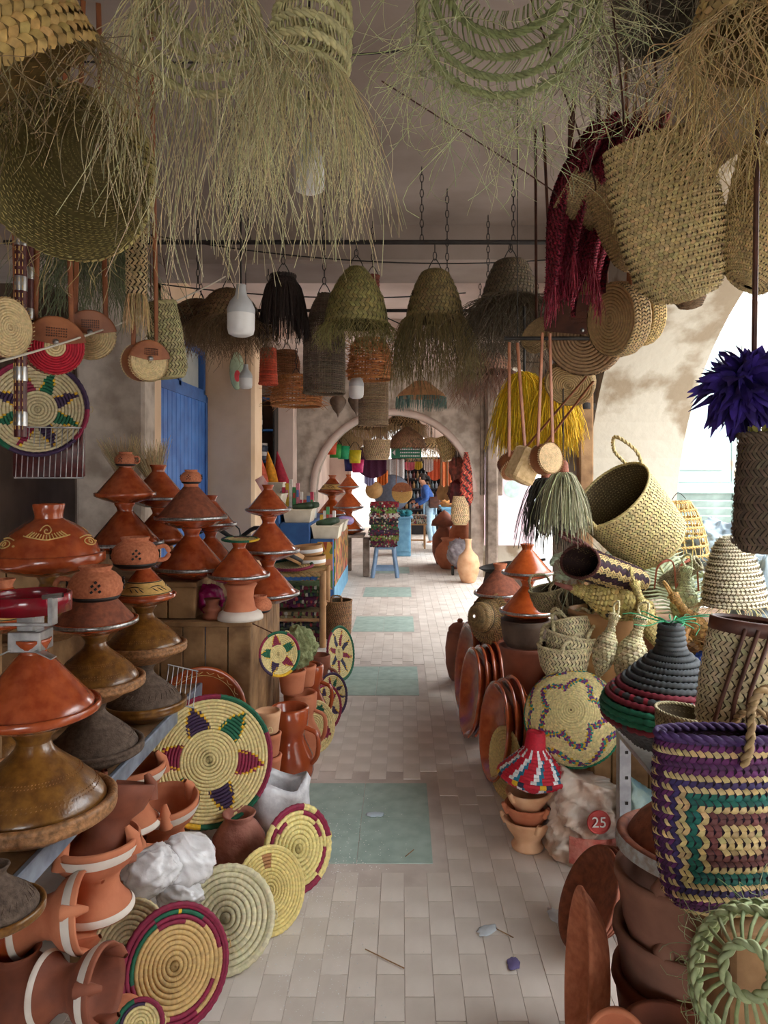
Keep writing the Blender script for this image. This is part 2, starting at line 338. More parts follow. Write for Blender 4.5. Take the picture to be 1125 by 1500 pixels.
# outside
struct('ground_street', [box((5.6, 9, -.12), (7.4, 50, .1)), box((-.3, 34, -.12), (8, 14, .1)), box((-.3, -12, -.12), (8, 12, .1))], street)
struct('wall_street', [box((8.3, 9, 2.5), (.3, 50, 5.2))], facade)
struct('wall_street_end', [box((-.3, 34, 2.5), (9, .3, 5.2))], facade)
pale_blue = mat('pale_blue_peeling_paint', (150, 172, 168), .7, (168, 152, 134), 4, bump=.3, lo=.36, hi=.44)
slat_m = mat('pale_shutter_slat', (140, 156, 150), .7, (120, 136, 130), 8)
struct('wall_street_house', [box((2.5, 8.3, 1.7), (.8, .2, 3.6)), box((4.6, 8.3, 1.7), (1.6, .2, 3.6))], facade)
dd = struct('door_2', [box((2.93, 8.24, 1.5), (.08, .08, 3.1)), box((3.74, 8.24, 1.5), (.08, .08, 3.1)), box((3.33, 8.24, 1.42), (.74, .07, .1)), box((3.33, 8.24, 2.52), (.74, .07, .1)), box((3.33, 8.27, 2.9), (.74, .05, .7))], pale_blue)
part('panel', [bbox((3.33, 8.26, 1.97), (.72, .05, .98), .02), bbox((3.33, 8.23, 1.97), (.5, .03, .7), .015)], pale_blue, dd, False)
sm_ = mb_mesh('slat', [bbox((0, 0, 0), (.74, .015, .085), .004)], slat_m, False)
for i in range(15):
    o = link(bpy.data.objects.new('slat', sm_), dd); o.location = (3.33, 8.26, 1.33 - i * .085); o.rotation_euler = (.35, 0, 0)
# ================================================================ TAGINES
TM = {}
def tagine_meshes(kind):
    if kind in TM: return TM[kind]
    seg = 48; d = {}
    dm, lm, km = {'band': (glazed, glazed, glazed), 'plain': (glazed, glazed, glazed), 'orange': (glazed_o, glazed_o, glazed_o), 'olive': (rimclay, olive, olive), 'leaf': (olive, umber, umber),
                  'dark': (umber, umber, umber), 'matte': (terra_d, terra_d, terra_d), 'paint': (glazed, glazed, terra), 'eye': (glazed, glazed, glazed), 'bandmatte': (glazed, terra_d, terra)}[kind]
    wide = kind in ('olive', 'leaf', 'dark', 'matte')
    if wide:
        dish = [(0, 0), (.42, 0), (.46, .02), (.7, .16), (.93, .25), (.99, .29), (1.0, .34), (.985, .37), (1.0, .40), (1.0, .45), (.96, .48), (.90, .46), (.86, .38), (.7, .3), (0, .22)]
        lid = [(.86, .40), (.87, .44), (.83, .52), (.74, .64), (.6, .78), (.44, .92), (.3, 1.04), (.23, 1.12), (.2, 1.2)]
        knob = [(.2, 1.18), (.21, 1.24), (.25, 1.30), (.29, 1.36), (.28, 1.39), (.22, 1.38), (.16, 1.32), (0, 1.3)]
    elif kind == 'eye':
        dish = [(0, 0), (.45, 0), (.5, .02), (.8, .1), (.97, .2), (1, .24), (1, .38), (.98, .4), (.93, .4), (.9, .34), (.6, .25), (0, .2)]
        lid = [(.92, .37), (.9, .42), (.84, .56), (.74, .7), (.6, .84), (.44, .95), (.3, 1.02), (.26, 1.05)]
        knob = [(.26, 1.03), (.25, 1.1), (.27, 1.2), (.29, 1.3), (.28, 1.33), (.2, 1.32), (.16, 1.26), (0, 1.25)]
    else:
        dish = [(0, 0), (.42, 0), (.46, .02), (.72, .1), (.92, .19), (.98, .22), (1, .25), (1, .335), (.98, .35), (.93, .345), (.88, .28), (.6, .2), (0, .18)]
        lid = [(.90, .32), (.89, .36), (.80, .47), (.64, .66), (.48, .85), (.34, 1.02), (.25, 1.12), (.21, 1.17)]
        knob = [(.21, 1.15), (.2, 1.2), (.22, 1.27), (.27, 1.36), (.27, 1.4), (.22, 1.4), (.17, 1.34), (0, 1.32)]
    d['dish'] = mb_mesh('dish', [lathe(dish, seg)], dm); d['lid'] = mb_mesh('lid', [lathe(lid, seg)], lm); d['knob'] = mb_mesh('knob', [lathe(knob, 24)], km)
    if kind in ('band', 'orange', 'bandmatte'): d['metal_band'] = mb_mesh('metal_band', [lathe([(.985, .245), (1.012, .245), (1.016, .29), (1.012, .335), (.985, .34)], seg)], steel)
    L = np.array(lid)
    def on(t, z, off=.012):
        r = np.interp(z, L[:, 1], L[:, 0]) + off; return np.stack([r * np.cos(t), r * np.sin(t), np.asarray(z) + 0 * r], -1)
    if wide:                                            # pricked rows of dots round the lid
        ps = []
        for z in (.6, .64, .8, .83):
            for a in np.linspace(0, 6.283, 90, endpoint=False):
                ps.append(on(np.array([a, a + .02]), np.array([z, z + .008]), .003))
        d['dotted_line'] = mb_mesh('dotted_line', [tubes(np.array(ps), .006, 4)], lm if kind != 'olive' else rimclay)
    if kind == 'leaf':
        ps = [on(np.linspace(a, a + .12, 5), np.linspace(.62, .75, 5), .006) for a in np.linspace(0, 6.283, 30, endpoint=False)]
        d['incised_leaves'] = mb_mesh('incised_leaves', [tubes(np.array(ps), .012, 5, taper=[.3, 1, 1, 1, .3])], umber)
    if kind == 'eye':
        ps = []
        for c in (-2.4, -1.32, -.2, 1.0, 2.2):
            if c == -1.32 or c > .9:
                t = np.linspace(0, 9.5, 24); ps.append(on(c + .04 * t * np.cos(t) * .5, .86 + .011 * t * np.sin(t)))
                for k in range(13):
                    a = np.linspace(-.52, .52, 13)[k]; ps.append(on(c + np.linspace(a * .75, a, 24), np.linspace(.78, .70, 24) + abs(a) * .12))
                ps.append(on(c + np.linspace(-.6, .6, 24), .70 + .12 * np.abs(np.linspace(-.6, .6, 24))))
            else:
                t = np.linspace(0, 6.28, 24); ps.append(on(c + .22 * np.cos(t), .62 + .065 * np.sin(t))); ps.append(on(c + .06 * np.cos(t), .62 + .035 * np.sin(t)))
                ps.append(on(c + np.linspace(-.3, .28, 24), .70 + .03 * np.sin(np.linspace(0, 3.1, 24))))
                ps.append(on(c + .36 + .02 * np.cos(t), .6 + .01 * np.sin(t)))
        d['painted_ornament'] = mb_mesh('painted_ornament', [tubes(np.array(ps), .012, 4)], creamline)
    if kind == 'paint':
        d['painted_band'] = mb_mesh('painted_band', [lathe([(np.interp(z, L[:, 1], L[:, 0]) + .006, z) for z in np.linspace(.40, .8, 8)], seg)], MATS.get('cream_glaze') or mat('cream_glaze', (226, 186, 116), .4, (206, 164, 92), 8, coat=.3))
        ps = []
        for c in np.linspace(0, 6.283, 7)[:-1]:
            ps.append(on(c + np.linspace(-.45, .4, 16), .6 + .07 * np.sin(np.linspace(0, 3.1, 16))))
            for k in (-.25, 0, .2): ps.append(on(c + np.linspace(k, k + .22, 16), np.linspace(.62, .5, 16)))
        ps.append(on(np.linspace(0, 6.283, 16 * 1), np.full(16, .42)))
        t = np.linspace(0, 6.283, 64)
        d['leaf_strokes'] = mb_mesh('leaf_strokes', [tubes(np.array(ps[:-1]), .018, 5, taper=np.sin(np.linspace(.2, 2.9, 16))), tubes(on(t, np.full(64, .42), .008), .016, 5), tubes(on(t, np.full(64, .78), .008), .02, 5)], blackpaint)
    TM[kind] = d; return d
LIDPARTS = ('painted_ornament', 'painted_band', 'leaf_strokes', 'dotted_line', 'incised_leaves', 'knob')
TOPH = {'eye': 1.33, 'olive': 1.39, 'leaf': 1.39, 'dark': 1.39, 'matte': 1.39}
def tagine(kind, loc, R, label, tilt=(0, 0), spin=None, knob=True):
    q = euler(tilt[0], tilt[1], random.uniform(0, 360) if spin is None else spin)
    t = thing('tagine', label, 'tagine', loc, q, 'clay tagines on show', R); d = tagine_meshes(kind); lid = None
    for n in d:
        if n == 'knob' and not knob: continue
        o = part(n, d[n], None, lid if n in LIDPARTS else t)
        if n == 'lid': lid = o
    return t
def stack(kinds, base, Rs, labels, tilt=None, top=True):
    """tagines standing one on another; base is the foot of the lowest"""
    z = 0; b = Vector(base)
    for i, (k, R, l) in enumerate(zip(kinds, Rs, labels)):
        tagine(k, b + Vector((0, 0, z)), R, l, spin=8 if k == 'eye' else None, tilt=(random.uniform(-1, 1), random.uniform(-1, 1))); z += TOPH.get(k, 1.4) * R + .001
    return b + Vector((0, 0, z))
def jug(loc, s, label, handle=True, flip=True, m=None, paintdots=True, spin=0):
    """small round pot with a black painted belt, standing upside down or upright on a knob"""
    t = thing('clay_pot', label, 'pot', loc, euler(0, 0, spin), 'small round clay pots', s); m = m or terra
    part('body', [lathe([(0, 0), (.62, 0), (.66, .03), (.82, .16), (.98, .42), (1.0, .65), (.92, .9), (.72, 1.12), (.58, 1.2), (.55, 1.24), (.6, 1.32), (.62, 1.38), (.56, 1.4), (.5, 1.34), (.45, 1.2), (0, 1.1)], 36)], m, t)
    part('painted_belt', [lathe([(.70, .06), (.84, .14), (.93, .26), (.90, .27)], 36)], blackpaint, t)
    if paintdots:
        ps = []
        for c in np.linspace(0, 6.283, 5)[:-1]:
            for a, z in ((0, .6), (.12, .72), (-.12, .72), (.14, .5), (-.14, .5), (0, .85)):
                ps.append([( 1.005 * math.cos(c + a), 1.005 * math.sin(c + a), z), (1.0 * math.cos(c + a + .08), 1.0 * math.sin(c + a + .08), z + .06)])
        part('painted_marks', [tubes(np.array(ps), .05, 6)], blackpaint, t)
    if handle:
        part('handle', [tubes(curve([(.9, 0, .9), (1.25, 0, .95), (1.42, 0, .65), (1.25, 0, .38), (.92, 0, .35)], 14), .1, 8)], m, t)
    return t
# ---------------------------------------------------------------- table in front with its tagines
TZ = .65
tb = thing('display_table', 'low table with a grey-blue metal edge carrying the brown tagines', 'table', (-1.3, 2.2, 0))
bl_edge = mat('grey_blue_metal_edge', (150, 160, 176), .5, (110, 118, 132), 14, metal=.3)
part('table_top', [bbox((-.05, 0, TZ - .02), (.86, 2.3, .035), .004)], wood, tb, False)
part('edge_rail', [bbox((.39, 0, TZ - .03), (.02, 2.3, .06), .004)], bl_edge, tb, False)
for x, y in ((.33, .05), (.33, 1.05), (-.4, 1.05), (-.4, -1.0), (.33, -.75)): part('leg', [bbox((x, y, (TZ - .05) / 2), (.06, .06, TZ - .05), .004)], wood, tb, False)
def at(x, d, z=TZ): return Vector(((x - CX) / F * d, d, z))
stack(['olive', 'plain'], at(50, 1.93), [.205, .165], ['large olive-brown glazed tagine at the near edge of the table', 'smooth terracotta tagine under the steel and red carrying frame'])
topA = at(50, 1.93, TZ + 1.39 * .205 + .002)
stack(['dark', 'olive', 'bandmatte'], at(140, 2.4), [.152, .155, .132], ['dark matt ribbed tagine lowest in the middle table stack', 'olive glazed tagine between a dark one and a banded one', 'terracotta tagine with steel band under a plain round pot'])
stack(['leaf', 'olive', 'paint'], at(212, 2.84), [.158, .158, .118], ['brown tagine with incised leaf marks at the table corner', 'olive tagine with dotted rings below the leaf-painted tagine', 'tagine with cream band and black leaf strokes below a handled pot'])
stack(['olive'], at(-10, 2.25, .70), [.135], ['brown tagine cut by the left edge of the picture'])
stack(['leaf'], at(-5, 1.62, .60), [.10], ['small dark olive tagine lowest at the left picture edge'])
jug(P(140, 882, 2.4), .085, 'plain round clay pot with black belt atop banded tagine', spin=-160)
jug(P(198, 833, 2.84), .088, 'painted clay pot with loop handle atop leaf-painted tagine', spin=20)
# red and steel carrying frame on the front tagine
cf = thing('steel_frame', 'steel strap frame with a glossy red band over a tagine', 'frame', P(45, 945, 1.93))
redgl = mat('glossy_red_band', (150, 20, 42), .2, (120, 12, 30), 8, coat=.6)
part('clamp', [bbox((0, 0, .015), (.085, .075, .055), .003), bbox((0, 0, .06), (.045, .06, .04), .003), bbox((.055, -.035, -.015), (.05, .03, .004), .001, rot=euler(0, 25, 0)), bbox((-.055, -.035, -.015), (.05, .03, .004), .001, rot=euler(0, -25, 0))], steel, cf, False)
part('red_band', [lathe([(.096, .095), (.1, .09), (.1, .135), (.096, .138), (.093, .135), (.093, .09), (.096, .095)], 40)], redgl, cf)
part('strap', [bbox((0, -.102, .075), (.2, .006, .008), .001), bbox((.1, -.09, .11), (.012, .03, .075), .001), bbox((-.1, -.09, .11), (.012, .03, .075), .001), rod((.08, -.1, .142), (.13, -.1, .148), .006)], steel, cf, False)
# ---------------------------------------------------------------- wooden crates behind and their stacks
def crate(name, x0, x1, y0, y1, z0, z1, label, n):
    t = thing(name, label, 'crate', ((x0 + x1) / 2, (y0 + y1) / 2, z0), group='plank display crates'); w_, d_, h_ = x1 - x0, y1 - y0, z1 - z0
    for i in range(n):
        pw = w_ / n
        part('front_plank', [bbox((-w_ / 2 + (i + .5) * pw, -d_ / 2 + .01 + random.uniform(0, .004), h_ / 2 - .01), (pw - .006, .02, h_ - .03), .003)], wood, t, False)
    for i in range(4): part('side_plank', [bbox((w_ / 2 - .01, -d_ / 2 + (i + .5) * d_ / 4, h_ / 2 - .01), (.02, d_ / 4 - .005, h_ - .03), .003)], wood, t, False)
    part('top_board', [bbox((0, 0, h_ - .0125), (w_ + .02, d_ + .02, .025), .004)], wood, t, False)
    part('back', [box((-w_ / 2 + .01, 0, h_ / 2 - .015), (.02, d_, h_ - .04))], wood, t, False)
    return t
crate('plank_crate', -1.24, -.71, 3.46, 4.3, 0, .9, 'lower weathered plank crate beside the star trays', 5)
crate('plank_crate', -1.62, -1.262, 3.46, 4.3, 0, 1.08, 'taller plank crate behind the brown tagines', 3)
crate('plank_crate', -2.3, -1.63, 3.35, 4.2, 0, 1.2, 'highest plank crate in the dark corner under stacked tagines', 4)
crate('plank_crate', -1.24, -.98, 3.5, 4.3, .901, 1.08, 'short plank crate set on the lower crate', 2)
# upper stacks
def onz(x, d, z): return Vector(((x - CX) / F * d, d, z))
tp = stack(['band', 'bandmatte'], onz(280, 3.62, 1.083), [.175, .172], ['wide banded tagine carrying a matt coned one on the crate', 'matt tagine with steel band under a dotted pot'])
jug(tp - Vector((0, 0, .03)), .052, 'tiny dotted clay pot crowning the tagine before the blue door', handle=False)
tp = stack(['band', 'plain'], onz(184, 3.6, 1.203), [.178, .145], ['glossy banded tagine low in the stack by the grey pilaster', 'glossy tagine without band under a handled painted pot'])
jug(tp - Vector((0, 0, .03)), .052, 'tiny painted pot with handle crowning the glossy tagine', spin=-10)
stack(['plain', 'band'], onz(231, 3.95, 1.203), [.15, .162], ['tagine half hidden behind two banded stacks', 'banded tagine with tall knob in front of the straw brooms'])
stack(['plain', 'band'], onz(308, 4.02, 1.083), [.14, .14], ['lower tagine of the narrow pair before the door', 'upper banded tagine of the narrow pair before the door'])
# eye tagine pair
stack(['olive', 'eye'], onz(72, 2.62, 1.01), [.165, .188], ['dusty brown tagine under the one with drawn eyes', 'large tagine with cream drawn eyes and fan ornament'])
stack(['paint'], onz(8, 2.1, 1.15), [.105], ['tagine with yellow painted lid cut by the left edge'])
bx = thing('stand_box', 'dark wooden box holding tagines above the table', 'box', (-1.45, 2.75, TZ)); part('body', [bbox((0, 0, .175), (.4, .36, .346), .01)], wood, bx, False); part('lid_board', [bbox((0, 0, .352), (.44, .4, .012), .004)], wood, bx, False)
bx = thing('stand_box', 'rough board post box under the yellow painted tagine', 'box', (-1.22, 2.12, TZ)); part('body', [bbox((0, 0, .243), (.1, .1, .486), .01)], wood, bx, False); part('lid_board', [bbox((0, 0, .492), (.14, .14, .01), .003)], wood, bx, False)
# front tagine pair on the lower crate
stand = thing('clay_stand', 'terracotta pedestal with white foot under a tagine', 'stand', onz(352, 3.52, .903))
part('column', [lathe([(0, .03), (.085, .03), (.07, .06), (.062, .1), (.066, .14), (.08, .165), (0, .165)], 32)], terra, stand)
part('foot', [lathe([(0, 0), (.108, 0), (.108, .012), (.1, .03), (.08, .042), (0, .042)], 32)], mat('white_slip', (232, 222, 210), .8, (214, 200, 186), 10), stand)
slip = MATS['white_slip']
stack(['band'], onz(350, 3.52, 1.07), [.145], ['banded tagine on a pedestal wearing a coiled mat'])
tp = stack(['band', 'band', 'band'], onz(393, 3.95, .903), [.165, .165, .12], ['lowest of three banded tagines at the crate corner', 'middle of three banded tagines at the crate corner', 'small topmost tagine of three with a pink card'])
single('price_card', [bbox((0, 0, .05), (.05, .004, .1), .001)], mat('pink_card', (206, 130, 136), .7, (220, 190, 180), 20), 'pink cardboard sign stuck atop the tagine tower', 'card', tp - Vector((0, 0, .05)), euler(0, -30, 0))
jug(onz(380, 3.66, .903), .062, 'plain small clay jar beside the pedestal tagine', handle=False, paintdots=False)
bt = thing('clay_cup', 'little stacked clay egg cup at the crate front', 'cup', onz(311, 3.52, .903))
part('body', [lathe([(0, 0), (.045, 0), (.046, .015), (.034, .03), (.045, .04), (.046, .05), (.03, .06), (.032, .08), (.04, .095), (.03, .095), (0, .08)], 24)], terra_d, bt)
def crumple(n, r, seed, m, ax=1, ay=1, az=1, amp=.22, fq=2.2):
    g = np.random.default_rng(seed); t = np.linspace(0, np.pi, n); u = np.arange(2 * n) * np.pi / n
    T, U = np.meshgrid(t, u, indexing='ij'); D = np.stack([np.sin(T) * np.cos(U), np.sin(T) * np.sin(U), np.cos(T)], -1); h = np.zeros_like(T)
    for k in range(14):
        f = g.normal(0, fq + .2 * fq * k, 3); h += amp / (3 + .35 * k) * (1 - np.abs(np.sin(D @ f + g.uniform(0, 6)))) ** 2
    V = D * (r * (.72 + h))[..., None] * np.array([ax, ay, az]); return (V.reshape(-1, 3), grid_faces(2 * n, n), None)
single('plastic_bag', [crumple(26, .075, 3, None, 1, .8, 1.1)], mat('magenta_film', (160, 20, 90), .25, (120, 10, 66), 15, bump=.5), 'crumpled magenta plastic bag behind the egg cup', 'bag', onz(308, 3.6, .985))
# ---------------------------------------------------------------- coiled trays
NAT = (226, 206, 146); PUR = (58, 34, 70); MAR = (136, 24, 60); GRN = (14, 96, 66); YEL = (226, 176, 30); NAV = (40, 40, 72)
def disc_rings(R, n, bowl=.0): return [((i + .5) / n * R, bowl * ((i + .5) / n) ** 2) for i in range(n)]
def star_pattern(n, tips=6, cols=(GRN, PUR, MAR), inner=.42, rim=(GRN, MAR, PUR, YEL), edge=YEL, phase=0.):
    def f(ri, a):
        v = (ri + .5) / n; s = ((a + phase) * tips) % 1; k = np.floor(((a + phase) % 1) * tips).astype(int); w_ = .42 * (1 - (v - inner) / (.93 - inner)); dd_ = np.abs(s - .5); out = []
        ins = (v > inner) & (v < .93)
        for q, c in enumerate(cols): out.append((ins & (dd_ < w_) & (k % len(cols) == q), c))
        if edge is not None: out.append((ins & (dd_ < w_) & (dd_ > w_ - .07) & ((ri + np.floor(a * 96)).astype(int) % 2 == 0), edge))
        for q, c in enumerate(rim): out.append((((ri >= n - 1)) & (np.floor(a * len(rim) * 1.5).astype(int) % len(rim) == q), c))
        return out
    return f
def ring_pattern(n, specs):                             # specs: (ring from, ring to, angle from, to, colour)
    def f(ri, a):
        return [(((ri >= r0) & (ri <= r1) & (((a - a0) % 1) < (a1 - a0))), c) for r0, r1, a0, a1, c in specs]
    return f
def tray(loc, n, R, nr, label, pattern=None, bowl=.03, col=NAT, seg=96, roll=0., cat='tray', grp='coiled straw trays', name='coiled_tray', tr=None):
    t = thing(name, label, cat, loc, face(n, roll), grp); tr = tr or R / nr * .56
    part('coils', coils(disc_rings(R, nr, bowl), tr, seg, pattern, col), dyed, t)
    part('rim', coils([(R - tr * .2, bowl + tr * .2)], tr * 1.05, seg, (lambda ri, a: pattern(ri + nr - 1, a)) if pattern else None, col), dyed, t)
    h = curve([(R * .98, 0, bowl), (R * 1.07, .012, bowl), (R * 1.09, 0, bowl), (R * 1.07, -.012, bowl), (R * .98, -.004, bowl)], 10)
    part('hanging_loop', [tubes(h, .0018, 5, np.array(lin(col)))], dyed, t); return t
def lean(x, yb, R, n, d=None):                          # centre of a disc of radius R facing n whose lowest point touches the floor under pixel (x, yb)
    n = Vector(n).normalized(); g = G(x, yb) if d is None else Vector(((x - CX) / F * d, d, 0))
    up = (Vector((0, 0, 1)) - n * n.z).normalized(); return g + up * (R * 1.02) + Vector((0, 0, .004))
N1 = (.42, -.85, .28)
tray(P(306, 1113, 3.0), N1, .25, 19, 'largest star tray, dark and green points, leaning on the crate', star_pattern(19, 6, (GRN, PUR, MAR), .45), .035, seg=144, roll=.3)
n = (.55, -.8, .2); ht = tray(P(407, 958, 3.41), n, .10, 12, 'star tray hung high at the crate corner', star_pattern(12, 5, (MAR, GRN, PUR), .42), .02, roll=1.1)
part('hanging_cord', turn([rod((-.02, .0, .095), (-.14, .06, .133), .003, 5)], face(n, 1.1).inverted()), leather_d, ht)
n = (.1, -.8, .6); tray(lean(325, 1432, .155, n), n, .155, 9, 'plain pale grey-green straw mat with thick coils', None, .0, (218, 208, 170), 72)
n = (.64, -.66, .4); tray(lean(408, 1368, .135, n), n, .138, 12, 'plain yellowish straw mat leaning before the clay jar', ring_pattern(12, [(6, 9, .2, .26, (172, 118, 72))]), .005, (226, 204, 130), 84)
n = (.68, -.68, .26); tray(lean(446, 1308, .152, n), n, .152, 9, 'straw mat with broken magenta rings before the white sack', ring_pattern(9, [(8, 8, 0, .12, MAR), (8, 8, .2, .36, MAR), (8, 8, .44, .58, MAR), (8, 8, .68, .84, MAR), (7, 7, .1, .2, MAR), (7, 7, .36, .46, MAR), (7, 7, .58, .68, MAR), (7, 7, .84, .96, MAR), (6, 6, .02, .1, MAR), (5, 5, .55, .7, MAR), (6, 6, .3, .38, MAR)]), .0, (232, 214, 140), 72)
n = (-.1, -.75, .6); tray(P(185, 1385, 2.2), n, .12, 9, 'plain straw mat tilted among the clay braziers', None, .0, (228, 206, 160), 72)
n = (.58, -.7, .4); tray(lean(268, 1508, .155, n), n, .16, 12, 'straw mat with maroon and green rim nearest the camera', ring_pattern(12, [(11, 11, 0, 1, MAR), (10, 10, 0, .8, MAR), (9, 9, .1, .6, MAR), (10, 10, .12, .3, GRN), (9, 9, .3, .5, GRN), (10, 10, .2, .22, YEL), (8, 8, .18, .3, MAR), (9, 9, .7, .9, MAR)]), .012, (206, 170, 110), 84)
n = (.2, -.9, .3); tray(P(205, 1500, 1.95), n, .06, 7, 'small yellow, purple and green mat cut by the bottom edge', ring_pattern(7, [(6, 6, 0, 1, MAR), (6, 6, .3, .5, GRN), (5, 5, .2, .5, PUR), (6, 6, .55, .7, YEL)]), .005, seg=48)
n = (.75, -.62, .2); tray(lean(434, 1130, .145, n), n, .145, 12, 'straw tray with a big maroon cross', star_pattern(12, 4, (MAR,), .1, (NAV, MAR, NAV), None), .02, (222, 196, 150), roll=.4)
n = (.7, -.65, .22); tray(lean(464, 1103, .14, n), n, .14, 12, 'cream tray with small green and maroon points', star_pattern(12, 4, (GRN, MAR), .55, (NAT,), None), .02, roll=.2)
n = (.8, -.55, .2); tray(lean(480, 1070, .135, n), n, .135, 12, 'magenta-rimmed tray half hidden in the row', star_pattern(12, 6, (MAR, PUR), .5, (MAR, (190, 40, 110))), .02)
n = (.8, -.55, .2); tray(lean(489, 1052, .14, n), n, .14, 12, 'tray of narrow purple rays behind the magenta one', star_pattern(12, 10, (PUR, GRN, MAR), .4, (PUR, MAR)), .02)
n = (.9, -.4, .16); tray(lean(502, 1001, .22, n), n, .2, 14, 'farthest striped tray, seen almost edge on by the stool', star_pattern(14, 8, (NAV, MAR), .25, (GRN, MAR)), .02)
n = (.35, -.88, .05); tray(P(55, 600, 2.9), n, .185, 15, 'dark starred tray hung on the shop wall', star_pattern(15, 8, (PUR, GRN, MAR), .38, (PUR, MAR, GRN)), .05, (206, 190, 150))
n = (.02, -.05, 1); tray(onz(352, 3.52, 1.276), n, .085, 9, 'green and maroon coiled mat lying on a tagine knob', ring_pattern(9, [(8, 8, 0, .4, GRN), (8, 8, .5, .8, GRN), (8, 8, .8, 1, YEL), (6, 7, .1, .3, MAR), (6, 7, .5, .7, PUR), (8, 8, .4, .5, PUR)]), .004)
# ---------------------------------------------------------------- clay jars, plates and braziers on the left
big = thing('clay_dish', 'wide clay dish with wavy slip lines behind the star tray', 'dish', P(296, 1042, 3.33), face((.15, -.95, .2)))
part('body', [lathe([(0, 0), (.13, 0), (.16, .015), (.19, .04), (.2, .05), (.195, .058), (.18, .05), (.15, .025), (0, .012)], 56)], glazed, big)
t = np.linspace(0, 6.283, 160); part('wavy_line', [tubes(np.stack([(.172 + .006 * np.sin(22 * t)) * np.cos(t), (.172 + .006 * np.sin(22 * t)) * np.sin(t), np.full(160, .045)], -1), .0015, 4), tubes(np.stack([.158 * np.cos(t), .158 * np.sin(t), np.full(160, .033)], -1), .0015, 4)], creamline, big)
gr = thing('wire_grill', 'folded steel wire grill lying behind the brown tagine', 'grill', P(265, 1005, 2.95), euler(50, 20, 30))
for i in range(7): part('wire', [rod((-.06 + i * .02, -.08, 0), (-.06 + i * .02, .08, 0), .002, 5)], steel, gr)
for y in (-.08, .08): part('wire_frame', [rod((-.065, y, 0), (.065, y, 0), .003, 5)], steel, gr)
def jar(loc, prof, m, label, name='clay_jar', s=1., rot=None, seg=40, wob=0., cat='jar', grp='clay jars and pots'):
    return single(name, [lathe(prof, seg, wob=wob)], m, label, cat, loc, rot, grp, s=s)
URN = [(0, 0), (.075, 0), (.085, .01), (.12, .07), (.14, .14), (.13, .21), (.095, .265), (.07, .29), (.068, .30), (.085, .325), (.08, .33), (.06, .31), (.055, .28), (0, .2)]
dusty = mat('dusty_red_clay', (176, 120, 104), .95, (140, 82, 68), 8, bump=.7, bscale=26)
jar(G(350, 1285), URN, dusty, 'crusty dusty-pink clay jar before the star tray', s=.78, wob=.01)
BK = [(0, 0), (.05, 0), (.056, .008), (.066, .09), (.07, .11), (.06, .115), (.056, .1), (0, .02)]
bk0 = Vector(((392 - CX) / F * 3.36, 3.36, 0))
for k, l in enumerate(('lowest of five stacked plain beakers by the crate', 'second from below of five stacked plain beakers', 'middle one of five stacked plain beakers', 'fourth from below of five stacked plain beakers', 'topmost and palest of five stacked plain beakers')):
    jar(bk0 + Vector((0, 0, .104 * k)), BK, terra_p if k == 4 else terra, l, name='clay_beaker', s=1.0 - .03 * k, grp='stacked plain beakers')
for x, d, s, m, l in ((424, 3.72, .98, glazed, 'glossy brown jug on the floor under the hung star tray'), (440, 4.05, .92, terra, 'tall matt clay jug behind the cross tray'), (450, 4.5, 1.0, glazed, 'glossy clay jug next to the stool leg'), (466, 5.0, .85, terra_d, 'squat dark clay jug at the foot of the stool')):
    j = thing('clay_jug', l, 'jug', Vector(((x - CX) / F * d, d, 0)), group='clay jugs in a row', s=s)
    part('body', [lathe([(0, 0), (.08, 0), (.1, .02), (.125, .1), (.12, .18), (.085, .25), (.075, .29), (.095, .33), (.1, .42), (.09, .43), (.08, .42), (.06, .3), (0, .2)], 36)], m, j)
    part('handle', [tubes(curve([(.085, -.03, .33), (.15, -.05, .3), (.15, -.05, .2), (.118, -.04, .15)], 10), .012, 8)], m, j)
for k, (x, d, z, s, l) in enumerate(((428, 3.95, .47, .9, 'clay cup topmost in the jug row'), (445, 4.15, .45, .85, 'clay cup second in the jug row'))): jar(Vector(((x - CX) / F * d, d, z - .05)), BK, terra, l, name='clay_beaker', s=s * 1.2)
leafgreen = (150, 160, 110)
bn = thing('palm_bundle', 'bunched green palm cloth on the clay jugs', 'bundle', P(437, 947, 3.95)); part('folds', [crumple(30, .1, 11, None, 1, .9, 1.1, .35)], mat('green_woven_palm', (158, 164, 118), .9, (112, 118, 78), 40, bump=.9, bscale=60), bn)
r0, dr = circle(.05, .08, 60); part('loose_ends', [strands(r0, dr, .06, leafgreen, .0012)], straw, bn, kind='stuff')
# braziers: flared foot, waist, bowl with three horns
def brazier(loc, rot, s, label, m=None, bands=True):
    t = thing('clay_brazier', label, 'brazier', loc, rot, 'clay braziers', s); m = m or terra
    part('body', [lathe([(0, .0), (.1, 0), (.115, .006), (.115, .02), (.1, .035), (.075, .07), (.07, .1), (.078, .13), (.11, .16), (.13, .2), (.135, .235), (.127, .24), (.118, .22), (.1, .17), (.06, .14), (0, .13)], 44)], m, t)
    for k in range(3):
        q = Quaternion((0, 0, 1), k * 2.094); pts = [q @ Vector(v) for v in ((.125, 0, .19), (.118, 0, .24), (.098, 0, .27))]
        part('horn', [tubes(np.array([tuple(v) for v in pts]), .026, 8, taper=[1, .8, .35])], m, t)
    if bands:
        part('painted_stripe', [lathe([(r + .0008, z) for r, z in ((.117, .01), (.1175, .018), (.109, .029))], 44)], slip, t)
        part('painted_stripe', [lathe([(.1185, .178), (.1335, .205), (.137, .22)], 44)], slip, t)
    return t
brazier(at(188, 2.62, .34), euler(0, 0, 20), .95, 'brazier with white bands upright under the table edge')
brazier(G(195, 1405) + Vector((0, .35, .16)), euler(4, -6, 50), .95, 'brazier with pointed horns set below another one')
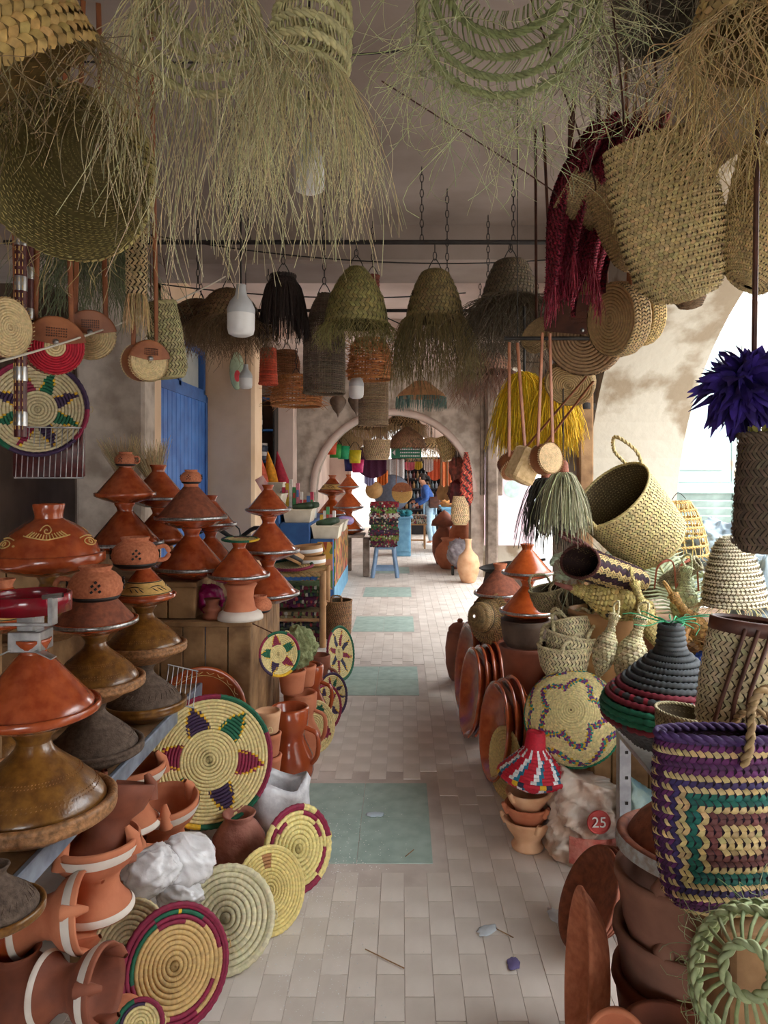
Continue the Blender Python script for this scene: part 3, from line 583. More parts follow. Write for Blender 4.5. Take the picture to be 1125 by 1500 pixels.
brazier(P(145, 1262, 2.15), euler(-20, 8, 10), .9, 'reddish horned brazier tipped under the big brown tagine', terra_d, False)
brazier(P(140, 1335, 2.1), euler(0, 0, 0), .9, 'striped brazier standing under the reddish one', terra, True)
brazier(P(25, 1350, 1.95), euler(0, 84, 6), .76, 'striped brazier lying on its side at the left')
brazier(P(62, 1448, 1.85), euler(0, 84, -6), .72, 'broad white-banded brazier on its side nearest the corner', terra_d)
brazier(P(185, 1345, 2.45), euler(-25, 30, 60), .85, 'plain brazier lying behind the tilted straw mat', terra, False)
jar(P(-5, 1400, 1.95), URN, glazed, 'glossy jar cut by the left picture edge', s=.55, rot=euler(0, 25, 0))
jar(P(25, 1520, 1.9), URN, terra_d, 'dark round jar at the bottom left corner', s=.7)
jar(P(172, 1490, 2.08), URN, terra, 'plain jar lying behind the white-banded brazier', s=.5, rot=euler(70, 0, 30))
jar(at(185, 2.9, .0), URN, terra_d, 'dark jar on the floor under the table', s=1.0)
for k, (x, y, d, r, sd, l) in enumerate(((222, 1275, 2.35, .075, 5, 'knotted white plastic bag left of the torn one'), (268, 1262, 2.45, .085, 9, 'torn clear-white plastic bag by the dusty jar'), (262, 1310, 2.4, .06, 14, 'small white plastic bag end above the grey-green mat'))):
    single('plastic_bag', [crumple(44, r * 1.12, sd, None, 1.15, .9, .9, .34, 1.1)], whitebag, l, 'bag', P(x, y, d), group='white plastic bags')
# white woven sack with red print
sk = thing('woven_sack', 'open white woven sack with red print behind the magenta mat', 'sack', G(400, 1262) + Vector((0, .1, 0)))
t = np.arange(56) * 2 * np.pi / 56; rows = []
for z, r in ((0, .10), (.02, .125), (.1, .135), (.18, .14), (.24, .135), (.27, .14), (.3, .125), (.275, .105), (.2, .1), (.12, .09), (.1, .0)):
    rr = r * (1 + .05 * np.sin(5 * t + z * 20) + .03 * np.sin(9 * t - z * 33)); rows.append(np.stack([rr * np.cos(t), rr * np.sin(t) * .8, z + .02 * np.sin(3 * t + 1) * (z / .3)], -1))
sackc = mat('white_woven_plastic', (226, 224, 226), .6, (196, 194, 198), 25, bump=.6, bscale=30)
part('cloth', [(np.concatenate(rows), grid_faces(56, len(rows)), None)], sackc, sk)
redprint = mat('red_print', (214, 60, 70), .7)
def on_sack(u, z): return (.142 * math.cos(u) * 1.02, .142 * .8 * math.sin(u) * 1.04, z)
part('red_print', [(np.array([on_sack(u, z) for z in (.05, .1, .15, .19) for u in np.linspace(-1.0, -.35, 8)]) * np.array([1.03, 1.03, 1]), grid_faces(8, 4, False), None)], redprint, sk)
part('red_lettering', [tubes(np.array([[on_sack(-1.5 + .12 * k, .1 + .03 * (k % 2)), on_sack(-1.45 + .12 * k, .12), on_sack(-1.4 + .12 * k, .1 + .02 * ((k + 1) % 2))] for k in range(4)]) * np.array([1.03, 1.03, 1]), .003, 4)], redprint, sk)
# hanging things on the far left
pole = thing('patterned_pole', 'dark red pole with silver bands hanging at the left', 'pole', P(30, 640, 2.05))
part('shaft', [rod((0, 0, 0), (.0, 0, .62), .017, 12)], mat('dark_red_lacquer', (92, 40, 38), .4, (66, 26, 26), 60), pole)
for k in range(5): part('silver_band', [lathe([(.0178, .03 + k * .125), (.0182, .035 + k * .125), (.0182, .065 + k * .125), (.0178, .07 + k * .125)], 14)], steel, pole)
part('slip_marks', [tubes(np.array([[(.0175 * math.cos(a), .0175 * math.sin(a), z), (.0175 * math.cos(a), .0175 * math.sin(a), z + .012)] for z in np.linspace(.02, .6, 28) for a in (-2.4, -1.9, -1.3, -.8)]), .0012, 4)], creamline, pole)
p2 = thing('patterned_pole', 'second red pole behind the silver-banded one', 'pole', P(42, 520, 2.15)); part('shaft', [rod((0, 0, 0), (0, 0, .4), .014, 12)], MATS['dark_red_lacquer'], p2)
for k in range(3): part('silver_band', [lathe([(.0148, .1 + k * .12), (.0152, .105 + k * .12), (.0152, .13 + k * .12), (.0148, .135 + k * .12)], 14)], steel, p2)
gr = thing('wire_grill', 'upright wire grill against the dark wall behind the eye tagine', 'grill', P(72, 700, 2.85), euler(80, 0, 12))
for i in range(13): part('wire', [rod((-.12 + i * .02, -.0, 0), (-.12 + i * .02, .2, 0), .002, 5)], steel, gr)
for y in (0, .2): part('wire_frame', [rod((-.125, y, 0), (.125, y, 0), .003, 5)], steel, gr)
single('red_board', [bbox((0, 0, 0), (.28, .03, .24), .005)], MATS['dark_red_lacquer'], 'dark red board behind the upright wire grill', 'board', P(72, 655, 2.95))
# straw brooms in front of the blue door
for k, (x, y, d, tilt, l) in enumerate(((212, 640, 4.5, -12, 'straw broom with thick neck leaning on the pilaster'), (238, 650, 4.4, 8, 'straw broom with its brush turned up before the blue door'))):
    b = thing('straw_broom', l, 'broom', P(x + (40 if k else 0), y + 260, d), euler(0, -14 if k else -8, 0), 'straw brooms')
    part('stick', [rod((0, 0, -.1), (0, 0, .9), .013, 8)], wood_l, b)
    r0, dr = circle(.03, .88, 260, jr=.4); dr[:, 2] = 2.4
    part('bristles', [strands(r0, dr * .42, .2, (232, 206, 160), .0016, m=5, droop=.05, curl=.03, spread=.05)], straw, b, kind='stuff')
    part('binding', [lathe([(.02, .8), (.035, .84), (.05, .9), (.052, .96), (.045, 1.0)], 20)], mat('pale_straw_binding%d' % k, (226, 196, 146), .8, (196, 160, 110), 50, bump=.4), b)
# ================================================================ RIGHT SIDE
PALM = (206, 188, 132); PALE = (222, 208, 164); GREENP = (176, 180, 132); DARKP = (96, 80, 58); TANP = (186, 150, 96)
def basket(name, label, cat, loc, rot, prof, nr, nc, col=PALM, handles=(), rim=True, ax=1., ay=1., thick=.004, pattern=None, group=None, s=1., bottom=True, back=(74, 60, 40), rimcol=None, bend=0., width=.62, k=.13):
    t = thing(name, label, cat, loc, rot, group, s); S = rev(prof, ax, ay, bend)
    pcs = weave(S, nr, nc, col, k, thick, pattern, back, width=width)
    part('woven_body', pcs, straw, t)
    r0, z0 = prof[0]
    if bottom: part('base', coils([(r0 * (i + .5) / 5, z0) for i in range(5)], r0 / 9, 40, None, col, ax=ax, ay=ay), straw, t)
    if rim:
        r1, z1 = prof[-1]; a = np.linspace(0, 6.2832, 61); q = np.stack([r1 * np.cos(a) * ax + bend * z1 * z1, r1 * np.sin(a) * ay, np.full(61, z1)], -1)
        part('rim', braid(q, max(.006, thick * 1.5), rimcol or col), straw, t)
    for h in handles: part('handle', braid(curve(h, 22), .008, rimcol or col), straw, t)
    return t
def braid(q, r, col, n=None):                           # rope of two twisted strands along a polyline
    q = np.asarray(q); m = max(len(q) * 3, 40); s_ = np.linspace(0, len(q) - 1, m); p = np.stack([np.interp(s_, np.arange(len(q)), q[:, i]) for i in range(3)], -1)
    T = np.gradient(p, axis=0); T /= np.linalg.norm(T, axis=1, keepdims=True) + 1e-9; ref = np.array([.31, .17, .93]); A = np.cross(T, ref); A /= np.linalg.norm(A, axis=1, keepdims=True) + 1e-9; B = np.cross(T, A)
    Ln = np.cumsum(np.linalg.norm(np.gradient(p, axis=0), axis=1)); ph = Ln / (r * 5) * 6.28; out = []
    for o in (0, np.pi):
        out.append(tubes(p + r * .5 * (A * np.cos(ph + o)[:, None] + B * np.sin(ph + o)[:, None]), r * .75, 5, jit(col, 1, .08)))
    return out
# supports
t = thing('low_crate', 'dark plank crate under the heap of small baskets', 'crate', (1.03, 3.75, 0))
for i in range(5): part('front_plank', [bbox((-.2 + (i + .5) * .08, -.55, .3), (.076, .02, .6), .003)], wood, t, False)
part('side_panel', [bbox((-.2, 0, .3), (.02, 1.08, .6), .003)], wood, t, False); part('top_board', [bbox((0, 0, .61), (.42, 1.12, .02), .003)], wood, t, False)
sh = thing('metal_shelf', 'grey slotted metal shelf under the black and red basket', 'shelf', (1.08, 2.62, 0))
greym = mat('grey_slotted_steel', (176, 178, 184), .45, (150, 152, 158), 20, metal=.5)
for x, y in ((-.2, -.22), (.2, -.22), (-.2, .28), (.2, .28)):
    p_ = part('post', [bbox((x, y, .28), (.045, .006, .56), .001), bbox((x - .02, y + .02, .28), (.006, .045, .56), .001)], greym, sh, False)
    for k in range(5): part('slot', [bbox((x + .005, y - .004, .1 + k * .1), (.012, .003, .012), .001)], darkmetal, p_, False)
part('shelf_board', [bbox((0, .03, .57), (.46, .56, .02), .003)], greym, sh, False); part('shelf_board', [bbox((0, .03, .1), (.46, .56, .02), .003)], greym, sh, False)
# leaning dishes
DISH = [(0, 0), (.62, 0), (.68, .02), (.86, .14), (.96, .24), (1.0, .27), (1.0, .3), (.96, .31), (.9, .28), (.8, .18), (.66, .07), (0, .05)]
DME = {}
def dish(loc, n, R, label, m=glazed, grp='big clay dishes leaning in rows'):
    k = m.name
    if k not in DME: DME[k] = mb_mesh('dish_body', [lathe(DISH, 52)], m)
    o = single('clay_dish', DME[k], m, label, 'dish', loc, face(n), grp, s=R); return o
def leandish(x, yb, R, n, label, m=glazed, off=(0, 0, 0)): return dish(lean(x, yb, R, n) + Vector(off), n, R, label, m)
n = (-.97, -.1, .12); leandish(690, 1042, .29, n, 'farthest and tallest clay dish leaning in the right row')
for k, l in enumerate(('front dish of the middle leaning set of four', 'second dish of the middle leaning set of four', 'third dish of the middle leaning set of four', 'hindmost dish of the middle leaning set of four')):
    leandish(697, 1082, .265 + .004 * k, n, l, glazed, (.045 * k, .02 * k, 0))
n = (-.96, -.14, .12)
for k, l in enumerate(('front dish of the nearest leaning set of three', 'middle dish of the nearest leaning set of three', 'hindmost dish of the nearest leaning set of three')):
    leandish(733, 1145, .25 + .005 * k, n, l, glazed, (.045 * k, .02 * k, 0))
j = thing('lidded_jar', 'brown jar with knobbed lid at the head of the right row', 'jar', Vector(((674 - CX) / F * 5.7, 5.7, 0)))
part('body', [lathe([(0, 0), (.07, 0), (.085, .02), (.11, .12), (.115, .25), (.1, .36), (.085, .38), (0, .38)], 36)], terra_d, j)
lidp = part('lid', [lathe([(.092, .38), (.09, .4), (.06, .43), (.03, .44), (0, .445)], 30)], terra_d, j); part('knob', [lathe([(.018, .44), (.024, .455), (.014, .47), (0, .472)], 16)], terra_d, lidp)
n = (-.93, -.3, .1); tray(lean(738, 1166, .16, n), n, .165, 11, 'plain straw tray on edge against the leaning dishes', None, .01, (206, 176, 110))
# stacked pots with two orange tagines
b0 = Vector(((770 - CX) / F * 4.1, 4.1, 0))
jar(b0, [(0, 0), (.11, 0), (.12, .02), (.112, .1), (.108, .4), (.115, .5), (.13, .56), (.135, .58), (.12, .58), (.1, .5), (0, .4)], terra_d, 'tall banded clay cylinder pot under the orange tagines', name='clay_pot', s=1.1, cat='pot')
jar(b0 + Vector((0, 0, .638)), [(0, 0), (.1, 0), (.118, .03), (.13, .11), (.132, .14), (.115, .14), (.1, .05), (0, .03)], umber, 'brownish bowl between tall pot and orange tagines', name='clay_bowl', cat='bowl', s=1.05)
stack(['orange', 'orange'], b0 + Vector((.01, 0, .786)), [.155, .142], ['lower of two orange tagines on the tall pot', 'upper of two orange tagines on the tall pot'])
b1 = Vector(((733 - CX) / F * 4.75, 4.75, 0))
jar(b1, [(0, 0), (.12, 0), (.13, .03), (.11, .2), (.12, .5), (.14, .55), (.12, .55), (0, .4)], terra_d, 'dark cylinder pot behind the leaning dishes', name='clay_pot', cat='pot')
stack(['matte', 'bandmatte'], b1 + Vector((0, 0, .552)), [.16, .17], ['matt brown tagine low behind the orange pair', 'matt brown tagine with steel band behind the orange pair'])
pn = thing('iron_pan', 'black iron pan on top of the brown tagines', 'pan', Vector(((738 - CX) / F * 5.3, 5.3, .89)), euler(0, -8, 0)); part('bowl', [lathe([(0, 0), (.12, .005), (.17, .04), (.175, .045), (.165, .045), (.11, .015), (0, .012)], 36)], darkmetal, pn); part('handle', [rod((.16, -.02, .04), (.3, -.05, .05), .01)], darkmetal, pn)
jar(Vector(((738 - CX) / F * 5.3, 5.3, 0)), [(0, 0), (.14, 0), (.16, .05), (.14, .4), (.15, .8), (.13, .886), (0, .886)], umber, 'tall dark drum under the iron pan', name='clay_drum', cat='drum')
for k, (z, l) in enumerate(((0, 'matt brazier lowest in the dark right stack'), (.245, 'matt brazier second in the dark right stack'), (.49, 'matt brazier topmost in the dark right stack'))): brazier(Vector((.62, 4.95, z)), euler(0, 0, 40 * k), 1., l, terra_d, k == 1)
basket('straw_hat', 'brown floppy woven straw hat hung among dark pots', 'hat', P(713, 905, 4.6), face((-.7, -.6, .2)), [(.16, -.02), (.12, .0), (.09, .03), (.085, .08), (.05, .11), (.01, .115)], 10, 46, (150, 120, 76), bottom=False, rim=False)
# bowls and the red coil basket on them
bz = G(773, 1240); LUG = [(0, 0), (.068, 0), (.07, .012), (.055, .03), (.06, .045), (.088, .085), (.1, .115), (.104, .122), (.1, .13), (.088, .122), (.075, .09), (0, .06)]
for k, (z, s_, m, l) in enumerate(((0, 1., terra_p, 'lowest and palest of three lugged clay bowls'), (.062, .97, terra, 'middle one of three lugged clay bowls'), (.124, .92, terra_p, 'topmost of three lugged clay bowls under the red basket'))):
    b = thing('clay_bowl', l, 'bowl', bz + Vector((0, 0, z)), euler(0, 0, 25 * k), 'stacked lugged bowls', s_); part('body', [lathe(LUG, 40)], m, b)
    for q in range(3):
        a = q * 2.094 - 1.3; part('lug', [tubes(np.array([(.09 * math.cos(a), .09 * math.sin(a), .1), (.106 * math.cos(a), .106 * math.sin(a), .125), (.115 * math.cos(a), .115 * math.sin(a), .14)]), .016, 8, taper=[1, .8, .5])], m, b)
RED = (196, 24, 48); WHT = (236, 236, 236); TEA = (30, 120, 150)
def redpat(ri, a):
    s = (a * 9 + ri * .07) % 1; lowr = (ri >= 3) & (ri <= 9); q = [(lowr & (s < .28), WHT), (lowr & (s >= .28) & (s < .46), TEA), ((ri == 10) & (np.floor(a * 40) % 5 == 0), YEL), ((ri == 10) & (np.floor(a * 40) % 5 == 1), NAV), ((ri < 3) & (np.floor(a * 36) % 3 == 0), WHT)]; return q
rb = thing('coiled_basket', 'red coiled tagine-shaped basket with white and teal checks', 'basket', bz + Vector((.02, 0, .262)), euler(0, 4, 0))
part('base', coils([(.06 + .0155 * i, .0 + .008 * i) for i in range(5)], .0105, 72, redpat, RED), dyed, rb)
lid = part('lid', coils([(.145 - .0105 * i, .05 + .0105 * i) for i in range(11)], .0105, 72, lambda ri, a: redpat(10 - ri, a), RED), dyed, rb)
part('knob', coils([(.03, .165), (.027, .18), (.026, .195), (.027, .21), (.028, .222)], .0105, 40, None, RED), dyed, lid)
part('closing_disc', [lathe([(0, .002), (.06, .002), (.04, .226), (0, .226)], 20, np.array(lin(RED)))], dyed, rb)
# multicoloured dome on shopping bags
def domepat(n):
    def f(i, j, u, v):
        s = np.abs(((u * 5) % 1) - .5) * 2; w1 = np.abs(v - (.36 + .22 * s)); w2 = np.abs(v - (.68 + .22 * s)); k = (i + j) % 4
        band = (w1 < .055) | (w2 < .055); return [(band & (k == 0), (30, 140, 130)), (band & (k == 1), (214, 176, 40)), (band & (k == 2), (84, 60, 130)), (band & (k == 3), (150, 40, 100)), (v > .97, (20, 130, 90))]
    return f
dm = thing('dome_basket', 'round domed cream basket with zigzags in many colours', 'basket', P(838, 1046, 3.2), face((-.25, -.82, .5)))
part('woven_body', weave(rev([(.003, .075), (.06, .07), (.12, .05), (.17, .02), (.2, -.02), (.207, -.06)]), 26, 88, (230, 212, 150), .08, .004, domepat(26), (150, 130, 84), width=.9, ln=.6), dyed, dm)
a = np.linspace(0, 6.2832, 61); part('rim', braid(np.stack([.207 * np.cos(a), .207 * np.sin(a), np.full(61, -.06)], -1), .008, (24, 130, 92)), dyed, dm)
RIDGE = {k: np.random.default_rng(k).uniform((2, -14, 0), (12, 14, 6), (9, 3)) for k in (5, 8)}
def sackbag(loc, s, seed, m, label, name='shopping_bag', cat='bag', rot=None):
    t = thing(name, label, cat, loc, rot); g = np.random.default_rng(seed); n = 96; u = np.arange(n) * 2 * np.pi / n; rows = []
    for z in np.linspace(0, 1, 30):
        sq = .5 * (np.abs(np.cos(u)) ** 4 + np.abs(np.sin(u)) ** 4) ** -.25; r = sq * (1 - .35 * z ** 3) * (1 if z > .02 else .9)
        r = r * (1 + .06 * np.sin(7 * u + z * 9 + seed) * z + .08 * (1 - np.abs(np.sin(4.5 * u - z * 14))) ** 2 + sum(.07 * (1 - np.abs(np.sin(np.round(a_) / 2 * u + b_ * z + c_))) ** 4 for a_, b_, c_ in RIDGE[seed]) - .14 + .012 * g.normal(0, .4, n))
        rows.append(np.stack([r * np.cos(u) * s[0], r * np.sin(u) * s[1], z * s[2] * (1 - .25 * (np.cos(u) * .5 + .5) * z) + 0 * u], -1))
    rows.append(np.stack([0 * u, 0 * u, np.full(n, s[2] * .8)], -1)); part('film', [(np.concatenate(rows), grid_faces(n, len(rows)), None)], m, t); return t
film = mat('crinkled_printed_film', (226, 216, 204), .3, (206, 170, 146), 9, bump=.9, bscale=18)
sb = sackbag(Vector((.79, 3.12, 0)), (.36, .28, .36), 5, film, 'crinkled white and red plastic bag with a 25 on it')
part('red_base', [(np.array([(math.cos(q) * .18 * 1.06, math.sin(q) * .14 * 1.22, z) for z in (.02, .06, .1, .13) for q in np.linspace(-2.2, -.5, 16)]), grid_faces(16, 4, False), None)], mat('red_film_print', (206, 92, 84), .35, (222, 150, 136), 20, bump=.5), sb)
prt = mat('pink_print', (206, 80, 76), .4)
dc = part('print_circle', [tubes(np.stack([.045 * np.cos(a), 0 * a, .045 * np.sin(a)], -1), .0035, 5), lathe([(0, 0), (.043, 0)], 30)], prt, sb); dc.data.transform(Matrix.Identity(4))
V = np.zeros(len(dc.data.vertices) * 3); dc.data.vertices.foreach_get('co', V); V = V.reshape(-1, 3); V[61 * 5:] = V[61 * 5:][:, [0, 2, 1]]; dc.data.vertices.foreach_set('co', V.ravel()); dc.location = (.0, -.17, .2)
tx = part('lettering', text_mesh('25', .06, white_pl), None, sb); tx.location = (.0, -.176, .2); tx.rotation_euler = (math.pi / 2, 0, 0)
sackbag(Vector((.98, 3.02, .0)), (.2, .2, .36), 8, mat('green_blue_film', (186, 206, 190), .35, (120, 170, 190), 7, bump=.5, bscale=24), 'pale green and blue plastic bag behind the 25 bag')
# small nested baskets, bucket and woven animals
SMALL = [(.085, 0), (.1, .03), (.11, .08), (.112, .12)]
for k, (x, y, d, s_, rt, l) in enumerate(((826, 985, 3.4, 1.05, euler(0, 0, 0), 'lowest of the nested small palm baskets'), (830, 965, 3.4, .98, euler(6, 8, 40), 'middle of the nested small palm baskets'), (842, 940, 3.38, .8, euler(-10, 20, 80), 'top small palm basket tipped in its nest'), (808, 890, 3.75, .85, euler(0, -12, 10), 'small grey palm basket with leather strap beside orange tagine'), (835, 905, 3.6, .8, euler(25, -20, 60), 'dark little palm basket behind the nested ones'))):
    basket('small_basket', l, 'basket', P(x, y, d), rt, SMALL, 9, 40, (PALE if k < 3 else (158, 142, 104)), handles=[[(.1, .02, .11), (.12, .0, .17), (.06, -.08, .19), (-.02, -.11, .15), (-.03, -.108, .11)], [(-.1, .02, .11), (-.07, .07, .19), (.03, .1, .18), (.06, .09, .11)]], group='small palm baskets', s=s_, thick=.003)
jar(P(882, 1004, 3.48), [(0, 0), (.125, 0), (.135, .02), (.145, .3), (.152, .32), (.152, .335), (.16, .34), (.16, .36), (.14, .36), (.13, .3), (0, .25)], mat('tan_bucket', (196, 150, 100), .6, (170, 124, 78), 8), 'tan bucket holding the woven fish', name='bucket', cat='bucket')
FISH = [(.006, 0), (.02, .02), (.055, .07), (.078, .14), (.066, .21), (.03, .26), (.02, .30), (.035, .36), (.01, .37)]
def fish(x, y, d, n, l, col=PALE, s_=1., roll=0., bend=0.):
    t = thing('woven_animal', l, 'ornament', P(x, y, d), face(n, roll), 'plaited palm animals', s_)
    part('woven_body', weave(rev(FISH, 1, .7, bend), 24, 16, col, .12, .006, None, (120, 100, 60), width=.8), straw, t)
    part('loop', braid(curve([(bend * .13, 0, .36), (.03 + bend * .13, 0, .41), (-.02 + bend * .13, .01, .44), (-.03 + bend * .13, 0, .37)], 12), .006, col), straw, t); return t
fish(876, 992, 2.98, (.3, .1, 1), 'plaited palm fish hanging left of the pair', PALE, .72)
fish(912, 1008, 2.92, (.3, .1, 1), 'plaited palm fish hanging right of the pair', PALE, .8, .5)
fish(962, 948, 3.1, (-.3, .1, .95), 'olive palm fish propped beside the bird head', (206, 186, 120), .78)
fish(1000, 925, 3.15, (.1, .1, 1), 'greenish palm fish hanging head down above the black basket', (196, 202, 158), .75)
fish(1050, 960, 3.0, (-.5, .2, .75), 'brown straw animal beside the leather bag', (200, 156, 92), .8, .4)
bird = thing('woven_bird', 'plaited palm duck head lying on the bucket', 'ornament', P(832, 860, 3.3), face((1, -.25, -.28)), 'plaited palm animals')
part('woven_body', weave(rev([(.006, 0), (.02, .03), (.03, .08), (.06, .13), (.085, .19), (.075, .25), (.05, .31), (.04, .36), (.01, .38)], .75, 1), 26, 20, (206, 184, 112), .12, .006, None, (120, 100, 60), width=.8), straw, bird)
part('beak', [tubes(curve([(0, 0, .04), (-.01, 0, -.02), (0, 0, -.06)], 8), .016, 8, np.array(lin((160, 96, 84))), taper=np.linspace(1, .4, 8))], straw, bird)
part('eye', [lathe([(0, .012), (.008, .008), (.01, 0), (0, -.01)], 12)], blackpaint, bird).location = (-.055, -.06, .19)
for k, (x, y, d, sd, l) in enumerate(((855, 840, 3.5, 21, 'pale green bundled palm twist left of the strap bag'), (905, 845, 3.45, 22, 'pale green palm twist right behind the duck head'), (880, 830, 3.6, 23, 'pale green palm coils under the striped basket'), (990, 845, 3.5, 26, 'spread pale green palm leaves under the cage shade'), (1060, 945, 2.95, 24, 'bundle of brown dry straw beside the black basket'))):
    col = (196, 206, 172) if k < 4 else (176, 130, 76); b = thing('palm_twist', l, 'palm bundle', P(x, y, d), None, 'twisted palm bundles'); g = np.random.default_rng(sd)
    for q in range(7):
        c = g.uniform(-.09, .09, 3) * np.array([1.2, .6, .5]); a_ = np.linspace(0, 5.2, 20); r_ = g.uniform(.03, .065); e1 = g.normal(0, 1, 3); e1 /= np.linalg.norm(e1); e2 = np.cross(e1, g.normal(0, 1, 3)); e2 /= np.linalg.norm(e2)
        part('twist', braid(c + r_ * (np.cos(a_)[:, None] * e1 + np.sin(a_)[:, None] * e2), .013, col), straw, b)
    r0 = g.uniform(-.08, .08, (70, 3)) * np.array([1.2, .8, .4]); part('loose_strands', [strands(r0, g.normal(0, 1, (70, 3)), .09, col, .0018, droop=.3)], straw, b, kind='stuff')
# leaves of the green palm mat
lf = thing('palm_leaf', 'flat pale green palm leaf mat fanned out under the white bell', 'leaf', P(985, 862, 3.3), face((-.1, -.7, .7), .3))
for q in range(16):
    yy = -.16 + .02 * q
    for sd in (-1, 1): part('leaflet', [tubes(np.array([(0, yy, 0), (sd * .07, yy + .045, .004), (sd * .14, yy + .06, 0)]), .008, 4, np.array(lin((200, 210, 172))), taper=[1, .9, .2], flat=.25)], straw, lf)
part('midrib', [rod((0, -.2, 0), (0, .18, 0), .006, 6, np.array(lin((190, 190, 140))))], straw, lf)
# tote lying on the heap
TOTE = [(.155, 0), (.172, .02), (.18, .12), (.188, .24), (.195, .34)]
basket('tote_basket', 'large palm tote basket tipped over with rope handles', 'basket', P(958, 795, 3.45), face((-.62, -.28, .62)), TOTE, 26, 72, PALM, handles=[[(.05, .19, .33), (.07, .2, .42), (0, .21, .5), (-.07, .2, .42), (-.05, .19, .33)], [(.05, -.19, .33), (.06, -.2, .42), (0, -.21, .49), (-.06, -.2, .42), (-.05, -.19, .33)]], back=(90, 74, 46))
def stripepat(i, j, u, v): return [((i % 6) < 2, (60, 26, 48)), ((i % 6) == 2, (40, 24, 28))]
basket('striped_basket', 'brown basket with purple stripes lying under the tote', 'basket', P(925, 850, 3.3), face((-.8, -.35, .3)), [(.11, 0), (.12, .03), (.125, .2), (.13, .3)], 18, 48, (206, 178, 120), ay=.55, pattern=stripepat, back=(56, 34, 28), rimcol=(96, 52, 44), handles=[[(.03, .07, .29), (.05, .08, .38), (.0, .09, .44), (-.05, .08, .38), (-.03, .07, .29)]])
# leather strapped mesh bag
basket('mesh_bag', 'dark mesh bag with pink leather straps on the heap', 'bag', P(945, 872, 3.4), face((.55, -.3, .45)), [(.04, 0), (.055, .05), (.06, .2), (.05, .28)], 16, 26, (150, 140, 110), ay=.6, handles=[])
st = thing('leather_strap', 'pair of pink leather straps over the mesh bag', 'strap', P(975, 835, 3.3)); pinkl = mat('pink_leather', (196, 120, 100), .55, (176, 98, 80), 20)
for o in (0, .1): part('strap', [tubes(curve([(o - .05, 0, -.08), (o - .04, -.02, .02), (o + .02, -.03, .04), (o + .04, -.02, -.09)], 16), .008, 6, flat=.3)], pinkl, st)
# openwork cage shade and white bell
cg = thing('cage_shade', 'openwork straw lampshade shaped like a cage', 'lampshade', P(1000, 812, 3.75), euler(0, -4, 0)); CG = rev([(.125, 0), (.12, .06), (.11, .13), (.09, .2), (.06, .26), (.035, .28)])
for q in range(7):
    a = np.linspace(0, 1, 50); part('hoop', braid(CG(a, np.full(50, q / 6.5)), .006, (222, 186, 116)), straw, cg)
ps = []
for q in range(36):
    vv = np.linspace(0, .95, 16); ps.append(CG(q / 36 + .06 * vv * (1 if q % 2 else -1), vv))
part('lattice', [tubes(np.array(ps), .0028, 4, jit((226, 196, 130), 36))], straw, cg, kind='stuff'); part('wire_loop', [tubes(curve([(-.035, 0, .28), (-.02, 0, .3), (0, 0, .315), (.02, 0, .3), (.035, 0, .28)], 12), .002, 5)], darkmetal, cg)
r0, dr = circle(.12, .0, 120, jr=.05); part('fringe', [strands(r0, dr * .7, .07, (222, 186, 116), .0016, droop=.3)], straw, cg, kind='stuff')
bl = thing('bell_shade', 'white knotted bell lampshade with loose straw fringe', 'lampshade', P(1076, 885, 3.0), euler(0, -3, 0))
part('woven_body', weave(rev([(.125, 0), (.118, .06), (.1, .14), (.075, .22), (.05, .265), (.02, .275)]), 22, 44, (226, 216, 186), .08, .006, None, (110, 96, 70), width=.7, ln=.4), straw, bl)
r0, dr = circle(.122, .0, 90, jr=.02); part('fringe', [strands(r0, dr * .7, .08, (226, 206, 160), .002, droop=.35, curl=.2)], straw, bl, kind='stuff')
tarp = mat('blue_grey_tarp', (160, 178, 188), .5, (120, 136, 148), 10, bump=.5, bscale=12)
single('tarp', [crumple(40, .22, 31, None, 1.2, .8, .7, .35)], tarp, 'crumpled grey-blue tarp under the shutters', 'tarp', P(1060, 805, 3.9)); single('tarp', [crumple(40, .2, 33, None, .9, .8, 1.0, .35)], tarp, 'folded teal-grey tarp at the right edge below the bell shade', 'tarp', P(1135, 880, 3.2))
hp = thing('goods_box', 'big carton under the heap of tarps and shades in the arch', 'box', (1.6, 3.4, 0)); part('body', [bbox((0, 0, .42), (.6, 1.5, .84), .02)], wood, hp, False); part('flap', [bbox((-.1, -.3, .845), (.35, .5, .008), .002)], wood, hp, False)
single('blue_net', [crumple(24, .06, 41, None, 1.2, .8, .6, .4)], mat('blue_net_fabric', (40, 90, 200), .6, (24, 60, 160), 40, bump=.6), 'bright blue net bundle behind the black basket', 'net', P(1040, 968, 2.95))
# black, red and green coiled tagine basket
BLK = (72, 76, 80)
def bkpat(ri, a):
    return [((ri >= 6) & (ri <= 8), (24, 110, 82)), ((ri == 5) & (np.floor(a * 72) % 7 != 0), (120, 28, 46)), ((ri == 9) | (ri == 11), (120, 28, 46)), ((ri == 10) & (np.floor(a * 72) % 3 == 0), (150, 40, 60))]
kb = thing('coiled_basket', 'grey, red and green coiled tagine-shaped basket with green ties', 'basket', P(983, 1088, 2.62)); rr = [(.13 + .02 * i, .012 + .017 * i) for i in range(6)] + [(.232, .115), (.234, .134), (.228, .152)] + [(.215 - .0185 * i, .172 + .017 * i) for i in range(10)]
part('base', coils(rr[:7], .0125, 96, bkpat, BLK, stitch=.2), dyed, kb); lid = part('lid', coils(rr[7:], .012, 96, lambda ri, a: bkpat(ri + 7, a), BLK, stitch=.2), dyed, kb)
